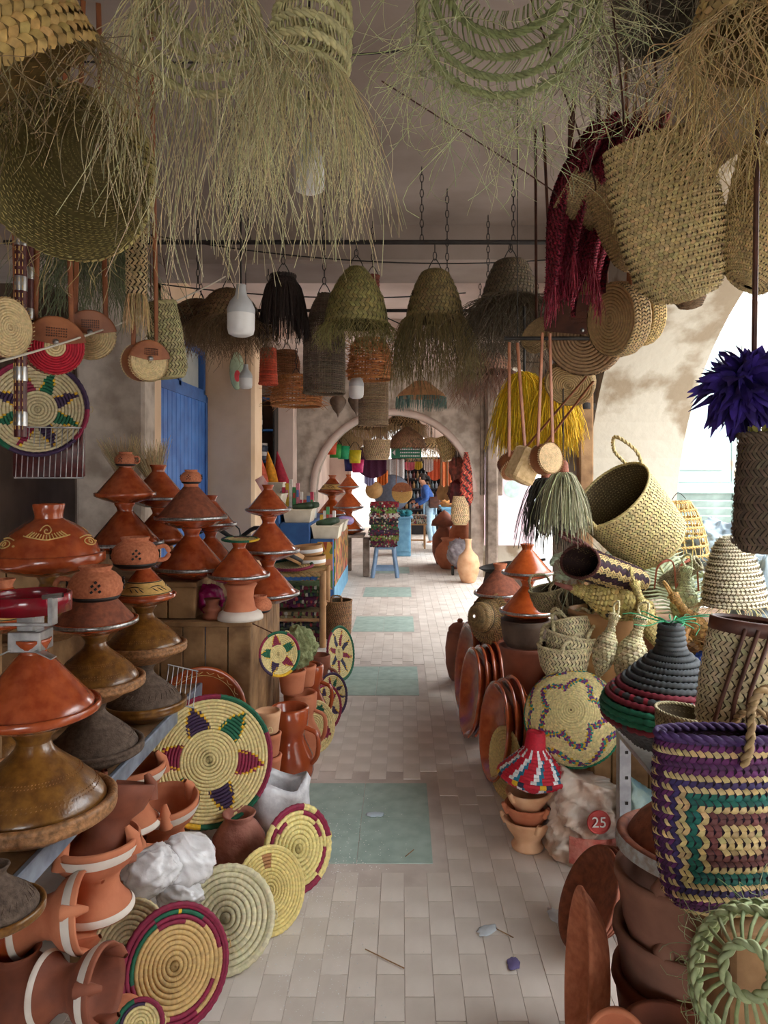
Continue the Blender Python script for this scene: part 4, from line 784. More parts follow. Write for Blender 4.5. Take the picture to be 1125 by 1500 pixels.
part('knob', coils([(.044 - .002 * i, .34 + .018 * i) for i in range(5)], .011, 48, None, BLK), dyed, lid); part('lining', [lathe([(0, .01), (.12, .01), (.222, .12), (.215, .16), (.04, .33), (.03, .43), (0, .43)], 40, np.array(lin((40, 40, 42))))], dyed, kb)
r0, dr = circle(.02, .43, 16); part('green_ties', [strands(r0, dr + np.array([0, 0, .4]), .13, (40, 150, 100), .003, droop=.3, curl=.3)], dyed, kb, kind='stuff')
basket('small_basket', 'grey-beige little basket with leather tongue behind the purple tote', 'basket', P(1000, 1088, 2.15), euler(0, 6, 0), SMALL, 9, 40, (170, 156, 120), s=.75, thick=.003); st = thing('leather_tongue', 'curled brown leather strip in the little basket', 'strap', P(1035, 1060, 2.12)); part('strip', [tubes(curve([(-.03, 0, .01), (0, 0, .02), (.05, .0, 0), (.09, 0, -.01)], 12), .014, 6, flat=.3)], leather_d, st)
# woven bag with dark leather
lb = basket('leather_trim_bag', 'cream woven bag with dark leather flap and thongs', 'bag', P(1090, 1068, 1.92), euler(0, 5, -15), [(.11, 0), (.12, .02), (.118, .15), (.105, .27)], 20, 40, (206, 190, 150), ay=.45, rim=False)
part('leather_edge', [lathe([(.104, .25), (.111, .255), (.109, .285), (.1, .288), (.096, .28)], 40, ay=.5)], leather_d, lb)
for k in range(3): part('thong', [tubes(curve([(-.03 + .03 * k, -.058, .27), (-.05 + .03 * k, -.075, .2), (-.07 + .03 * k, -.07, .1), (-.085 + .04 * k, -.07, .03)], 16), .0055, 6)], leather_d, lb)
part('ring_handle', braid(curve([(-.04, -.07, .0), (-.03, -.085, .06), (.03, -.085, .07), (.06, -.08, .0)], 16), .008, (170, 140, 100)), straw, lb)
# purple tote
def purpat(i, j, u, v):
    x = np.abs(((u * 2) % 1) - .5) * 2; y = np.abs(v - .45) * 2.1; q = np.maximum(x ** 1.0, y); b = np.floor(q * 10).astype(int)
    return [(np.isin(b, (9, 7, 10)) & (j % 2 == 0), (96, 34, 92)), (np.isin(b, (8,)), (78, 30, 80)), (b == 6, (56, 40, 92)), (b == 4, (20, 100, 90)), (np.isin(b, (2,)), (110, 60, 60)), (v > .95, (70, 40, 96))]
pt = basket('tote_basket', 'big purple, cream and green plaited tote bag nearest the camera', 'bag', P(1062, 1322, 1.62), euler(-6, 3, 8), [(.11, 0), (.14, .03), (.16, .15), (.162, .28), (.155, .36)], 30, 54, (206, 180, 126), ay=.42, thick=.006, pattern=purpat, back=(58, 34, 52), rimcol=(74, 46, 100), k=.16, width=.7)
part('handle', braid(curve([(.0, -.075, .31), (.01, -.085, .36), (.02, -.08, .44), (.06, -.07, .47), (.1, -.06, .43), (.11, -.06, .33)], 22), .009, (176, 146, 104)), straw, pt)
bx = thing('stand_box', 'dark box under the purple tote', 'box', (.83, 1.66, 0)); part('body', [bbox((0, 0, .31), (.26, .2, .6), .01)], wood, bx, False); part('lid_board', [bbox((0, 0, .62), (.3, .22, .02), .004)], wood, bx, False)
# near stack: braziers below a wide terracotta tagine, plates beside it
brz = Vector((.76, 1.98, 0))
matt_bz = mat('chalky_brown_clay', (150, 104, 84), .85, (122, 84, 68), 8, bump=.4)
POT = [(0, 0), (.12, 0), (.13, .02), (.16, .1), (.175, .19), (.185, .21), (.182, .235), (.165, .23), (.15, .15), (0, .08)]
for k, (z, s_, l) in enumerate(((0, 1.05, 'lowest chalky clay bowl of the near right stack'), (.14, 1.02, 'second chalky clay bowl with worn rim in the near right stack'), (.29, 1.0, 'third chalky clay bowl right under the wide tagine'))):
    b = thing('clay_bowl', l, 'bowl', brz + Vector((0, 0, z)), euler(3 * k - 3, 2, 60 * k), 'near right clay stack', s_); part('body', [lathe(POT, 48)], matt_bz if k else terra_d, b)
    for q in range(3):
        a = q * 2.094 - 2.2 + k; part('lug', [tubes(np.array([(.15 * math.cos(a), .15 * math.sin(a), .2), (.16 * math.cos(a), .16 * math.sin(a), .24), (.13 * math.cos(a), .13 * math.sin(a), .262)]), .03, 8, taper=[1, .9, .4])], matt_bz, b)
nt_ = tagine('matte', brz + Vector((.03, -.04, .525)), .222, 'wide brown tagine with chalky rim behind the purple tote', (3, 5)); part('chalky_rim', [lathe([(1.003, .29), (1.012, .34), (1.0, .37), (1.012, .4), (1.004, .45)], 48)], mat('chalky_grey', (176, 178, 178), .9, (150, 136, 124), 12, bump=.3), nt_)
n = (-.86, -.08, .5)
for k, l in enumerate(('outermost of the dishes tilted at the near right', 'second of the dishes tilted at the near right', 'third of the dishes tilted at the near right', 'innermost of the dishes tilted at the near right')):
    leandish(842, 1392, .17 - .006 * k, n, l, terra_d, (.03 * k + .0, .02 * k, .0))
n = (-.99, .12, .1); leandish(868, 1560, .22, n, 'single terracotta dish standing on edge nearest the camera', terra)
jar(Vector((.62, 1.72, 0)), [(0, 0), (.09, 0), (.11, .03), (.14, .14), (.13, .22), (.09, .27), (.1, .3), (.085, .3), (.07, .26), (0, .2)], terra_d, 'dusky round pot in the bottom right corner', name='clay_pot', cat='pot')
jar(P(905, 1515, 1.72), BK, terra, 'terracotta beaker lying at the bottom edge', name='clay_beaker', s=1.0, rot=euler(60, -30, 0))
# green openwork shade
gs = thing('openwork_shade', 'green openwork palm lampshade frame in the bottom right corner', 'lampshade', P(1120, 1440, 1.28), face((-.5, -.55, .55))); GS = rev([(.14, -.1), (.13, -.03), (.11, .05), (.07, .1), (.03, .12)])
for v_ in (.02, .35, .65, .97): a = np.linspace(0, 1, 50); part('hoop', braid(GS(a, np.full(50, v_)), .008, (168, 178, 130)), straw, gs)
for q in range(26): part('rib', [tubes(GS(np.full(8, q / 26), np.linspace(0, .98, 8)), .0035, 5, jit((160, 172, 122), 1))], straw, gs)
r0, dr = circle(.14, -.1, 130, jr=.04); part('fringe', [strands(r0, dr * .6, .14, (150, 160, 112), .001, droop=.6, curl=.3)], straw, gs, kind='stuff')
# ================================================================ HANGING GOODS
# rods under the ceiling with chains
RZ = 2.73; RY = (3.62, 5.15)
def chain(top, bot, r=.009, link_len=.036):
    top = Vector(top); bot = Vector(bot); n = max(2, int((top - bot).length / link_len)); ps = []
    for k in range(n):
        c = top.lerp(bot, (k + .5) / n); a = np.linspace(0, 6.2832, 9); ax = np.array([1, 0, 0]) if k % 2 else np.array([0, 1, 0])
        ps.append(np.array(tuple(c)) + r * np.cos(a)[:, None] * ax + link_len * .62 * np.sin(a)[:, None] * np.array([0, 0, 1.]))
    return [tubes(np.array(ps), .0022, 4)]
for k, (y, x0, x1, l) in enumerate(((RY[0], -1.95, 1.22, 'black iron rod across the passage carrying the nearer lampshades'), (RY[1], -1.6, 1.22, 'black iron rod farther back carrying wicker shades'))):
    rd = thing('iron_rod', l, 'rod', (0, y, RZ)); part('bar', [rod((x0, 0, 0), (x1, 0, 0), .012, 8)], darkmetal, rd)
    for x in (-1.4, -.75, -.3, .1, .55, .95):
        part('chain', chain((x, 0, 3.1), (x, 0, .0 + RZ - RZ + RZ)) if False else [(np.asarray(V) - np.array([0, 0, RZ]), f_, c_) for V, f_, c_ in chain((x, 0, 3.1), (x, 0, RZ))], darkmetal, rd, kind='stuff')
for k, (a, b, sag, l) in enumerate((((-1.6, 3.7, 2.86), (1.2, 4.4, 2.9), .12, 'thin sagging black wire above the nearer rod'), ((-1.3, 4.0, 2.62), (.4, 4.6, 2.72), .05, 'thin wire behind the hanging shades'), ((-.3, 5.0, 2.75), (1.2, 6.4, 2.55), .08, 'slack wire to the right far bay'), ((-1.2, 2.6, 3.05), (.02, 2.55, 3.06), .02, 'black cable on the near ceiling'))):
    a, b = Vector(a), Vector(b); q = np.array([tuple(a.lerp(b, t) - Vector((0, 0, sag * 4 * t * (1 - t)))) for t in np.linspace(0, 1, 24)])
    single('wire', [tubes(q, .004, 5)], darkmetal, l, 'wire')
q = np.array([tuple(P(-40, 540, 1.75).lerp(P(330, 405, 3.4), t) - Vector((0, 0, .03 * 4 * t * (1 - t)))) for t in np.linspace(0, 1, 24)]); single('cord', [tubes(q, .0032, 6)], mat('white_cord', (226, 218, 204), .8), 'pale cord stretched slantwise before the hanging bags', 'cord')
def roof(d): return RZ - .01 if abs(d - RY[0]) < .03 or abs(d - RY[1]) < .03 else 3.1 if d < 4.45 else 2.87 if d < 4.98 else 3.15
def hook(parent, h, top):                                # wire bail from a shade top up to its rod
    part('bail', [tubes(curve([(-.035, 0, h), (-.02, 0, h + .035), (0, 0, h + .06), (.02, 0, h + .035), (.035, 0, h)], 14), .0025, 5)], darkmetal, parent)
    if top > h + .07: part('chain', chain((0, 0, top), (0, 0, h + .055)), darkmetal, parent, kind='stuff')
def shade(x, y0, y1, d, rt, rb, label, col, fringe=0., nf=300, nr=16, nc=40, top=RZ, cat='lampshade', rot=None, fcol=None, fr=.0014, curl=.25, grp='woven lampshades hung from the rods', prof=None, droop=.7, name='palm_lampshade', spread=.1):
    """bell woven of palm; y0 top and y1 lower edge of the woven part in the photo"""
    loc = P(x, y1, d); h = px(y1 - y0, d); t = thing(name, label, cat, loc, rot, grp)
    prof = prof or [(rb, 0), (rb * .93, h * .25), (rb * .82, h * .5), ((rt + rb) * .45, h * .75), (rt * 1.08, h * .95), (rt * .7, h), (.01, h * 1.005)]
    part('woven_body', weave(rev(prof), nr, nc, col, .14, .005, None, tuple(int(c * .55) for c in col), width=.7), straw, t)
    if fringe:
        r0, dr = circle(rb, .004, nf, jr=.015); part('fringe', [strands(r0, dr * .22, fringe * .8, fcol or col, fr, m=10, droop=droop, curl=curl, spread=spread)], straw, t, kind='stuff')
    hook(t, h, roof(d) - loc.z); return t
OL = (150, 140, 84)
shade(522, 392, 476, 3.62, .045, .155, 'olive palm bell with thin fringe in mid row', OL, .2, 420)
shade(637, 397, 468, 3.62, .06, .14, 'dark olive bell with long straight fringe right of mid row', (126, 108, 66), .42, 750, fr=.0016, curl=.12, droop=.9)
shade(748, 382, 440, 3.62, .07, .14, 'ragged dark brown shade beside the red net', (92, 78, 58), .46, 1100, fr=.0015, curl=.3)
shade(655, 470, 488, 3.9, .05, .1, 'small black wicker saucer behind the ragged shade', (60, 50, 42), .04, 200, nr=8)
shade(415, 403, 418, 3.7, .06, .075, 'black tassel lampshade of hanging dark strips', (54, 42, 38), .33, 420, nr=6, nc=26, fr=.0028, curl=.04, droop=.95, name='tassel_lampshade', spread=.03)
shade(335, 425, 470, 3.75, .06, .16, 'brown ragged shade behind the light bulb', (128, 100, 70), .28, 800, curl=.3)
shade(290, 440, 470, 3.95, .05, .16, 'brown hat-like shade left behind the bulb', (120, 92, 66), .26, 600, curl=.2)
shade(715, 520, 545, 4.3, .08, .14, 'pinkish brown twiggy shade under the ragged dark one', (140, 100, 80), .3, 500, curl=.25)
# mesh cylinder and wicker shades: horizontal hoops with uprights
def wicker(x, y0, y1, d, prof_r, label, col, top=RZ, messy=.0, rows=26, cols_=40, name='wicker_lampshade', grp='wicker shades hung from the rods', rot=None, extra=0):
    loc = P(x, y1, d); h = px(y1 - y0, d); t = thing(name, label, 'lampshade', loc, rot, grp); S = rev([(r, z * h) for r, z in prof_r]); ps, cs = [], []
    for q in range(rows):
        u = np.linspace(0, 1, 41); v = np.full(41, (q + .5) / rows) + messy * rng.normal(0, .012, 41); pt_ = S(u, v); w_ = np.array([1 + .012 * (1 if (k_ + q) % 2 else -1) + messy * rng.normal(0, .03) for k_ in range(41)]); pt_[:, 0] *= w_; pt_[:, 1] *= w_; pt_[-1] = pt_[0]; ps.append(pt_)
    part('weft', [tubes(np.array(ps), h / rows * .36, 4, jit(col, rows, .15))], straw, t, kind='stuff')
    ps = [S(np.full(14, q / cols_), np.linspace(0, 1, 14)) for q in range(cols_)]; part('stakes', [tubes(np.array(ps), .0035, 4, jit(col, cols_, .15))], straw, t, kind='stuff')
    for z_, nm in ((0, 'lower_rim'), (1, 'upper_rim')):
        u = np.linspace(0, 1, 41); part(nm, braid(S(u, np.full(41, float(z_))), .007, col), straw, t)
    if extra:
        u = rng.uniform(0, 1, extra); v = rng.uniform(0, .9, extra); p0 = S(u, v); dr = np.stack([np.cos(u * 6.28), np.sin(u * 6.28), 0 * u], -1) + rng.normal(0, .6, (extra, 3)); part('twig_ends', [strands(p0, dr, .05, col, .0025, m=4, droop=.1, curl=.05)], straw, t, kind='stuff')
    hook(t, h, roof(d) - loc.z); return t
wicker(475, 432, 575, 3.85, [(.105, 0), (.107, .3), (.105, .6), (.06, .9), (.03, 1)], 'tall grey-brown mesh lampshade shaped like a bottle', (112, 94, 76), rows=46, cols_=48)
ORW = (196, 128, 72)
wicker(542, 498, 555, 5.15, [(.15, 0), (.155, .15), (.14, .5), (.13, .8), (.1, 1)], 'orange twig basket shade above a bulb', ORW, rows=14, messy=1, extra=260)
wicker(434, 552, 594, 5.15, [(.17, 0), (.175, .3), (.15, .7), (.12, 1)], 'wide orange twig shade lowest at left', ORW, rows=12, messy=1, extra=220)
wicker(420, 515, 548, 5.4, [(.09, 0), (.095, .5), (.07, 1)], 'small brown twig shade above the wide orange one', (150, 96, 60), rows=10, messy=.6)
wicker(547, 560, 622, 5.6, [(.11, 0), (.112, .5), (.112, 1)], 'beige cylinder mesh shade under the bulb', (168, 140, 110), rows=26, top=2.73)
wicker(546, 405, 445, 4.4, [(.035, 0), (.036, .5), (.036, 1)], 'slim reddish reed cylinder behind the olive bell', (130, 66, 48), rows=8, cols_=26)
wicker(393, 512, 562, 4.6, [(.055, 0), (.05, .5), (.045, 1)], 'small red-orange ribbed lantern before the spice shelf', (206, 84, 54), rows=14)
sf = thing('fringed_lampshade', 'tan cone lampshade with teal fringe over the arch', 'lampshade', P(617, 582, 6.5)); part('cone', [lathe([(.22, 0), (.2, .03), (.06, .14), (.02, .145)], 40)], mat('tan_parchment', (196, 150, 104), .8, (172, 122, 80), 10), sf)
r0, dr = circle(.22, .0, 380); part('fringe', [strands(r0, dr * .02, .1, (96, 130, 118), .0022, m=4, droop=1., curl=.04, spread=.02)], straw, sf, kind='stuff'); hook(sf, .145, 3.15 - sf.location.z)
# bulbs
def bulb(x, y, d, s, label, top):
    t = thing('light_bulb', label, 'light bulb', P(x, y, d), None, 'white bulbs', s)
    part('globe', [lathe([(0, -.08), (.03, -.08), (.05, -.07), (.055, -.05), (.056, .01)], 32)], white_pl, t); part('housing', [lathe([(.056, .01), (.057, .03), (.045, .06), (.025, .085), (.02, .11), (.02, .13), (0, .13)], 28)], mat('bulb_housing_%d' % int(x), (206, 208, 210), .4, (190, 192, 194), 10), t)
    part('cable', [rod((0, 0, .13), (0, 0, (roof(d) - P(x, y, d).z) / s), .004, 6)], darkmetal, t)
bulb(353, 464, 3.0, 1.0, 'big white bulb hanging at the end of the pale cord', 3.1); bulb(522, 568, 5.2, .95, 'small white bulb under the orange twig shade', 3.0); bulb(360, 556, 4.4, .7, 'grey-white small bulb before the beige pier', 3.0); bulb(453, 250, 2.0, .75, 'white bulb glimpsed through the big fringe', 3.1)
# metal lanterns on the cross wall
for x, y, d, l in ((495, 590, 10.6, 'little iron lantern left over the arch'), (686, 572, 10.4, 'little iron lantern right over the arch'), (522, 588, 10.6, 'tiny pointed lantern beside the small bulb')):
    t = thing('iron_lantern', l, 'lantern', P(x, y, d), None, 'little iron lanterns'); part('body', [lathe([(0, -.22), (.02, -.16), (.07, -.1), (.12, 0), (.12, .04), (.08, .09), (.09, .13), (.03, .18), (0, .2)], 20)], mat('brown_iron_%d' % x, (120, 100, 84), .6, (90, 72, 60), 10, metal=.3), t); part('hanger', [rod((0, 0, .2), (0, 0, 3.15 - P(x, y, d).z), .01, 5)], darkmetal, t)
# ---------------------------------------------------------------- big near shades along the top
def bigopen(x, y, d, label, axis, rt, rb, h, rows, col, fringe, nf, fcol=None, curl=.3, top=3.1, fr=.0012, droop=.75, closed=False, m=14, spread=.12, out=.3):
    t = thing('palm_lampshade', label, 'lampshade', P(x, y, d), face(axis), 'large fringed shades near the camera'); S = rev([(rb, 0), (rb * .96, h * .3), ((rt + rb) * .52, h * .7), (rt, h)] + ([(rt * .5, h * 1.08), (.01, h * 1.1)] if closed else []))
    if closed: part('woven_body', weave(S, rows * 4, int(rb * 330), col, .13, .006, None, tuple(int(c * .7) for c in col), width=.75), straw, t)
    else:
        for q in range(rows):
            v = (q + .0) / rows; u = np.linspace(0, 1, 60)
            for o in (0, .028): part('plaited_band', braid(S(u, np.full(60, min(1, v + o))), .0075, col), straw, t)
        u = np.repeat(np.arange(56) / 56, 2) + rng.normal(0, .003, 112); ps = [S(np.full(10, a) + .02 * np.sin(np.linspace(0, 9, 10)), np.linspace(0, 1, 10)) for a in u]
        part('open_warp', [tubes(np.array(ps), .0016, 4, jit(col, 112, .15))], straw, t, kind='stuff')
    r0, dr = circle(rb, .004, nf, jr=.03); R3 = np.array(face(axis).to_matrix())
    w0 = r0 @ R3.T; wd = dr @ R3.T * out - np.array(tuple(Vector(axis).normalized())) * .25                    # strands fall in world space
    st_ = strands(w0, wd, fringe, fcol or col, fr, m=m, droop=droop, curl=curl, spread=spread); part('fringe', [(st_[0] @ R3, st_[1], st_[2])], straw, t, kind='stuff')
    return t
GY = (214, 208, 156)
bigopen(446, 118, 1.75, 'large pale openwork shade with long fringe, right of a pair at top', (.12, .12, 1), .07, .1, .24, 5, GY, .31, 330, (236, 224, 176), .16, droop=.9)
bigopen(292, 60, 1.65, 'large pale openwork shade, left of a pair at top', (-.1, .45, 1), .08, .14, .2, 4, GY, .34, 380, (236, 226, 180), .2, droop=.88)
bigopen(745, 25, 1.75, 'green fringed openwork shade at top centre right', (.05, .45, .9), .12, .21, .22, 4, (172, 182, 128), .21, 480, (216, 222, 170), .6, droop=.55, spread=.25, out=.35)
bigopen(985, 20, 1.85, 'dark grey fringed shade near the ceiling at top right', (-.1, .3, 1), .1, .14, .12, 4, (110, 98, 80), .2, 300, (140, 126, 104), .6, closed=True)
bigopen(1105, 70, 1.45, 'tan fringed shade in the top right corner', (.2, .1, 1), .08, .12, .2, 4, (196, 166, 108), .24, 420, (222, 196, 140), .4, closed=True, droop=.8)
bigopen(20, 120, 1.3, 'plaited straw shade in the top left corner', (-.4, -.45, .8), .1, .165, .3, 7, (206, 172, 104), .12, 150, (150, 130, 90), .5, closed=True)
bigopen(92, 262, 1.75, 'wide plaited bell turned open to the camera at upper left', (-.05, .8, .6), .12, .2, .28, 9, (200, 184, 116), .1, 120, (170, 150, 104), .4, closed=True)
# dark green palm tuft behind the small bags
tf = thing('palm_tuft', 'grey-green palm tuft above the small round bags', 'palm bundle', P(130, 400, 2.6)); r0, dr = circle(.08, .1, 500, jr=.5); part('strands', [strands(r0, dr * .5, .3, (120, 126, 92), .0014, droop=.8, curl=.2)], straw, tf, kind='stuff'); part('knot', [crumple(14, .05, 4, None)], mat('palm_knot', (110, 112, 80), .9, (80, 82, 56), 30, bump=.5), tf).location = (0, 0, .12)
# ---------------------------------------------------------------- round bags
def strap(a, b, w=.009, m=leather, sag=.0, name='strap', parent=None, loc=None):
    a, b = Vector(a), Vector(b); q = np.array([tuple(a.lerp(b, t) + Vector((0, 0, -sag * 4 * t * (1 - t)))) for t in np.linspace(0, 1, 10)]); return part(name, [tubes(q, w, 6, flat=.25)], m, parent)
def roundbag(x, y, d, R, th, n, label, col, side=None, flap=True, straps=2, top=2.75, pattern=None, lm=leather, cat='bag', rings=11, grp='round raffia bags', sx=.6):
    """drum shaped raffia bag: coiled faces, leather or woven side, flap with button, straps going up"""
    loc = P(x, y, d); nn = Vector(n).normalized(); up = (Vector((0, 0, 1)) - nn * nn.z).normalized(); right = up.cross(nn); M = Matrix((right, up, nn)).transposed(); q = M.to_quaternion()
    t = thing('round_bag', label, cat, loc, q, grp); tr = R / rings * .56
    part('front_face', coils([(R * (i + .5) / rings, th / 2 - .1 * th * (i / rings) ** 3) for i in range(rings)], tr, 64, pattern, col), dyed, t)
    part('back_face', coils([(R * (i + .5) / rings, -th / 2) for i in range(rings)], tr, 48, pattern, col), dyed, t)
    if side == 'woven': part('side', weave(rev([(R, -th / 2), (R * 1.03, 0), (R, th / 2)]), 6, 64, col, .12, .004, None, tuple(int(c * .5) for c in col)), straw, t)
    else:
        part('side', [lathe([(R * .96, -th / 2), (R * 1.0, -th * .4), (R * 1.0, th * .4), (R * .96, th / 2)], 48)], lm, t)
        ps = [[(R * 1.005 * math.cos(a), R * 1.005 * math.sin(a), s_ * th * .36), (R * 1.0 * math.cos(a + .05), R * math.sin(a + .05), s_ * th * .55)] for a in np.linspace(0, 6.283, 44, endpoint=False) for s_ in (-1, 1)]
        part('stitching', [tubes(np.array(ps), .0016, 4, np.array(lin((230, 206, 160))))], dyed, t)
    if flap:
        a = np.linspace(.22, np.pi - .22, 15); outer = [(R * 1.02 * math.cos(k), R * 1.02 * math.sin(k)) for k in a]; inner = [(o[0] * (.62 if abs(o[0]) > .3 * R else .5), R * .05 + .1 * abs(o[0])) for o in outer]; V = []
        for z in (th * .5 + tr, th * .5 + tr + .004):
            V += [(p_[0], p_[1], z) for p_ in outer] + [((p_[0] + i_[0]) / 2, (p_[1] + i_[1]) / 2, z + .002) for p_, i_ in zip(outer, inner)] + [(i_[0], i_[1], z) for i_ in inner]
        f = grid_faces(15, 3, False); part('flap', [(np.array(V), np.concatenate([f, f + 45]), None), lathe([(R * 1.015, -th * .4), (R * 1.03, 0), (R * 1.015, th * .55)], 48) if False else tubes(np.array([(o[0] * 1.01, o[1] * 1.01, th * .5) for o in outer]), .004, 5)], lm, t)
        part('button', [lathe([(0, .008), (.006, .006), (.009, 0), (0, -.002)], 14)], steel, t).location = (0, R * .16, th * .5 + tr + .006)
        ps = [[(R * (.08 * i_), R * (.35 + .09 * j_), th * .5 + tr + .0065), (R * (.08 * i_ + .04), R * (.37 + .09 * j_), th * .5 + tr + .0065)] for i_ in range(-4, 5) for j_ in range(4)]; part('stitching', [tubes(np.array(ps), .002, 4)], leather_d, t)
    inv = q.inverted()
    for s_ in ((-1, 1) if straps == 2 else (0,)):
        b_ = inv @ (Vector((right.x * s_ * R * .3, right.y * s_ * R * .3, max(.05, (top if top != 2.75 else roof(d)) - loc.z)))); strap((s_ * R * sx, R * .8, 0), b_, .008, lm, parent=t)
    return t
ST = (222, 198, 150)
roundbag(78, 508, 2.2, .083, .06, (.55, -.8, -.1), 'red raffia round bag with tan leather flap', (186, 14, 44), pattern=lambda ri, a: [((ri < 4), ST)])
roundbag(133, 492, 2.35, .075, .04, (.3, -.9, -.15), 'straw round bag with woven leather flap right of the red one', ST)
roundbag(0, 480, 2.0, .08, .07, (.93, -.35, -.05), 'straw and leather round bag cut by the left edge', ST, flap=False)
roundbag(212, 530, 2.35, .062, .09, (.6, -.78, -.1), 'drum bag with tan leather side and punched flap', ST)
roundbag(858, 492, 2.9, .15, .07, (-.45, -.85, -.2), 'biggest round bag with dark leather flap below the red net', (150, 118, 84), side='woven', lm=leather_d)
roundbag(905, 468, 2.6, .125, .07, (-.88, -.4, -.1), 'thick round woven bag seen from its side', (186, 156, 108), side='woven', flap=False)
roundbag(938, 462, 2.95, .115, .06, (-.9, -.35, -.1), 'yellowish round woven bag behind the thick one', (206, 176, 116), side='woven', flap=False)
roundbag(790, 490, 3.2, .08, .05, (-.7, -.5, .5), 'small flat straw bag left of the biggest round bag', (186, 160, 116), side='woven', flap=False, lm=leather_d)
roundbag(835, 560, 3.1, .1, .05, (-.3, -.6, -.5), 'low straw bag under the biggest round bag', (176, 146, 100), side='woven', flap=False, straps=1, lm=leather_d)
roundbag(800, 672, 2.75, .058, .06, (.45, -.85, .1), 'little cream drum bag nearest the palm broom', (236, 206, 160), flap=False, top=2.12, rings=14)
roundbag(752, 682, 2.95, .06, .05, (.2, -.6, -.6), 'little brown drum bag left of the box bag', (176, 120, 80), flap=False, top=2.12)
bb = thing('box_bag', 'cream straw box bag between two little drum bags', 'bag', P(768, 682, 2.8), euler(10, 24, 30)); part('body', [bbox((0, 0, 0), (.1, .08, .13), .01)], mat('fine_straw', (232, 202, 154), .8, (206, 172, 122), 60, bump=.4), bb, False)
for s_ in (-1, 1): strap((s_ * .03, 0, .06), (.12 + s_ * .02, .02, .43), .007, leather, parent=bb)
hb = thing('iron_rod', 'short iron bar on two wires carrying the little drum bags', 'rod', (1.25, 2.86, 2.12)); part('bar', [rod((-.85, 0, 0), (-.4, 0, 0), .008, 8)], darkmetal, hb)
for x in (-.8, -.45): part('wire', [rod((x, 0, 0), (x, 0, .98), .002, 5)], darkmetal, hb)
# long woven bags beside the drum bag
mb_ = basket('mesh_bag', 'long grey-green mesh bag right of the drum bag', 'bag', P(248, 552, 2.4), euler(0, -6, 0), [(.05, 0), (.06, .03), (.055, .15), (.045, .24)], 22, 30, (176, 166, 120), ay=.5)
for s_ in (-1, 1): strap((s_ * .035, 0, .23), (.0, 0, .62), .006, leather_d, parent=mb_)
tb_ = thing('woven_hanging', 'narrow knotted straw hanging with tassel between the bags', 'hanging', P(200, 430, 2.3)); part('knotted_band', weave(rev([(.03, 0), (.032, .1), (.03, .2)], 1, .3), 18, 12, (222, 196, 150), .1, .004), straw, tb_)
r0, dr = circle(.025, 0, 90, ay=.3); part('tassel', [strands(r0, dr * .1, .13, (222, 190, 140), .0016, droop=.9, curl=.05)], straw, tb_, kind='stuff'); part('cord', [rod((0, 0, .2), (0, 0, .9), .004, 6)], leather, tb_)
# ---------------------------------------------------------------- right upper mass: red net, palm bags
rn = thing('red_net', 'dark red knotted net draped from the ceiling', 'net', P(875, 300, 2.3)); redn = mat('red_net_yarn', None, .85, attr=True, scale=80, amt=.5, bump=.6); g = np.random.default_rng(5)
def netS(u, v):
    x = -.02 + (u - .5) * (.24 + .05 * np.sin(v * 5)) + .13 * (1 - v) ** 2 - .05 * v; y = .035 * np.sin(u * 19 + v * 3) + .02 * np.sin(u * 41); z = .27 - .5 * v * (1 + .14 * np.sin(u * 5 + 2)); return np.stack([x, y, z], -1)
part('net', weave(netS, 70, 60, (150, 30, 56), .2, .006, None, (76, 12, 28), closed=False, u1=1.), redn, rn); part('fringe', [strands(netS(g.uniform(.02, .98, 160), np.full(160, .99)), np.tile([0, 0, -.2], (160, 1)), .13, (160, 40, 64), .0022, droop=.7, curl=.08)], redn, rn, kind='stuff')
rn2 = thing('red_net', 'hanging red tail of net before the biggest round bag', 'net', P(838, 400, 2.35)); part('net', [((V * np.array([.45, .8, .5])), f_, c_) for V, f_, c_ in weave(netS, 40, 34, (160, 36, 62), .2, .008, None, (80, 14, 30), closed=False)], redn, rn2)
BAGP = [(.02, 0), (.075, .012), (.11, .06), (.125, .16), (.125, .3), (.115, .4)]
for k, (x, y, d, rt, s_, ay_, col, l) in enumerate(((1008, 438, 1.75, (8, -14, -10), .95, .5, (206, 182, 128), 'largest palm bag hanging at upper right'), (1095, 420, 1.72, (0, 16, 30), .8, .5, (190, 164, 110), 'palm bag at the right edge beside the largest one'), (938, 392, 2.15, (0, -24, 10), .62, .55, (170, 140, 96), 'brown palm bag behind the red net'), (1012, 452, 2.0, (0, -10, 20), .42, .7, (140, 110, 80), 'dark little palm bag under the largest one'), (925, 330, 2.3, (0, -60, 0), .6, .5, (176, 148, 104), 'short palm bag poking left behind the net'))):
    t = thing('palm_bag', l, 'bag', P(x, y, d), euler(*rt), 'palm bags hung in a bunch', s_); part('woven_body', weave(rev(BAGP, 1, ay_), 56, 62, col, .14, .006, None, (96, 76, 50), width=.75), straw, t); part('strap', [tubes(curve([(-.07, 0, .39), (-.04, 0, .55), (.0, 0, 3.0 / s_ * .3)], 10), .007, 6, flat=.3)], leather_d, t)
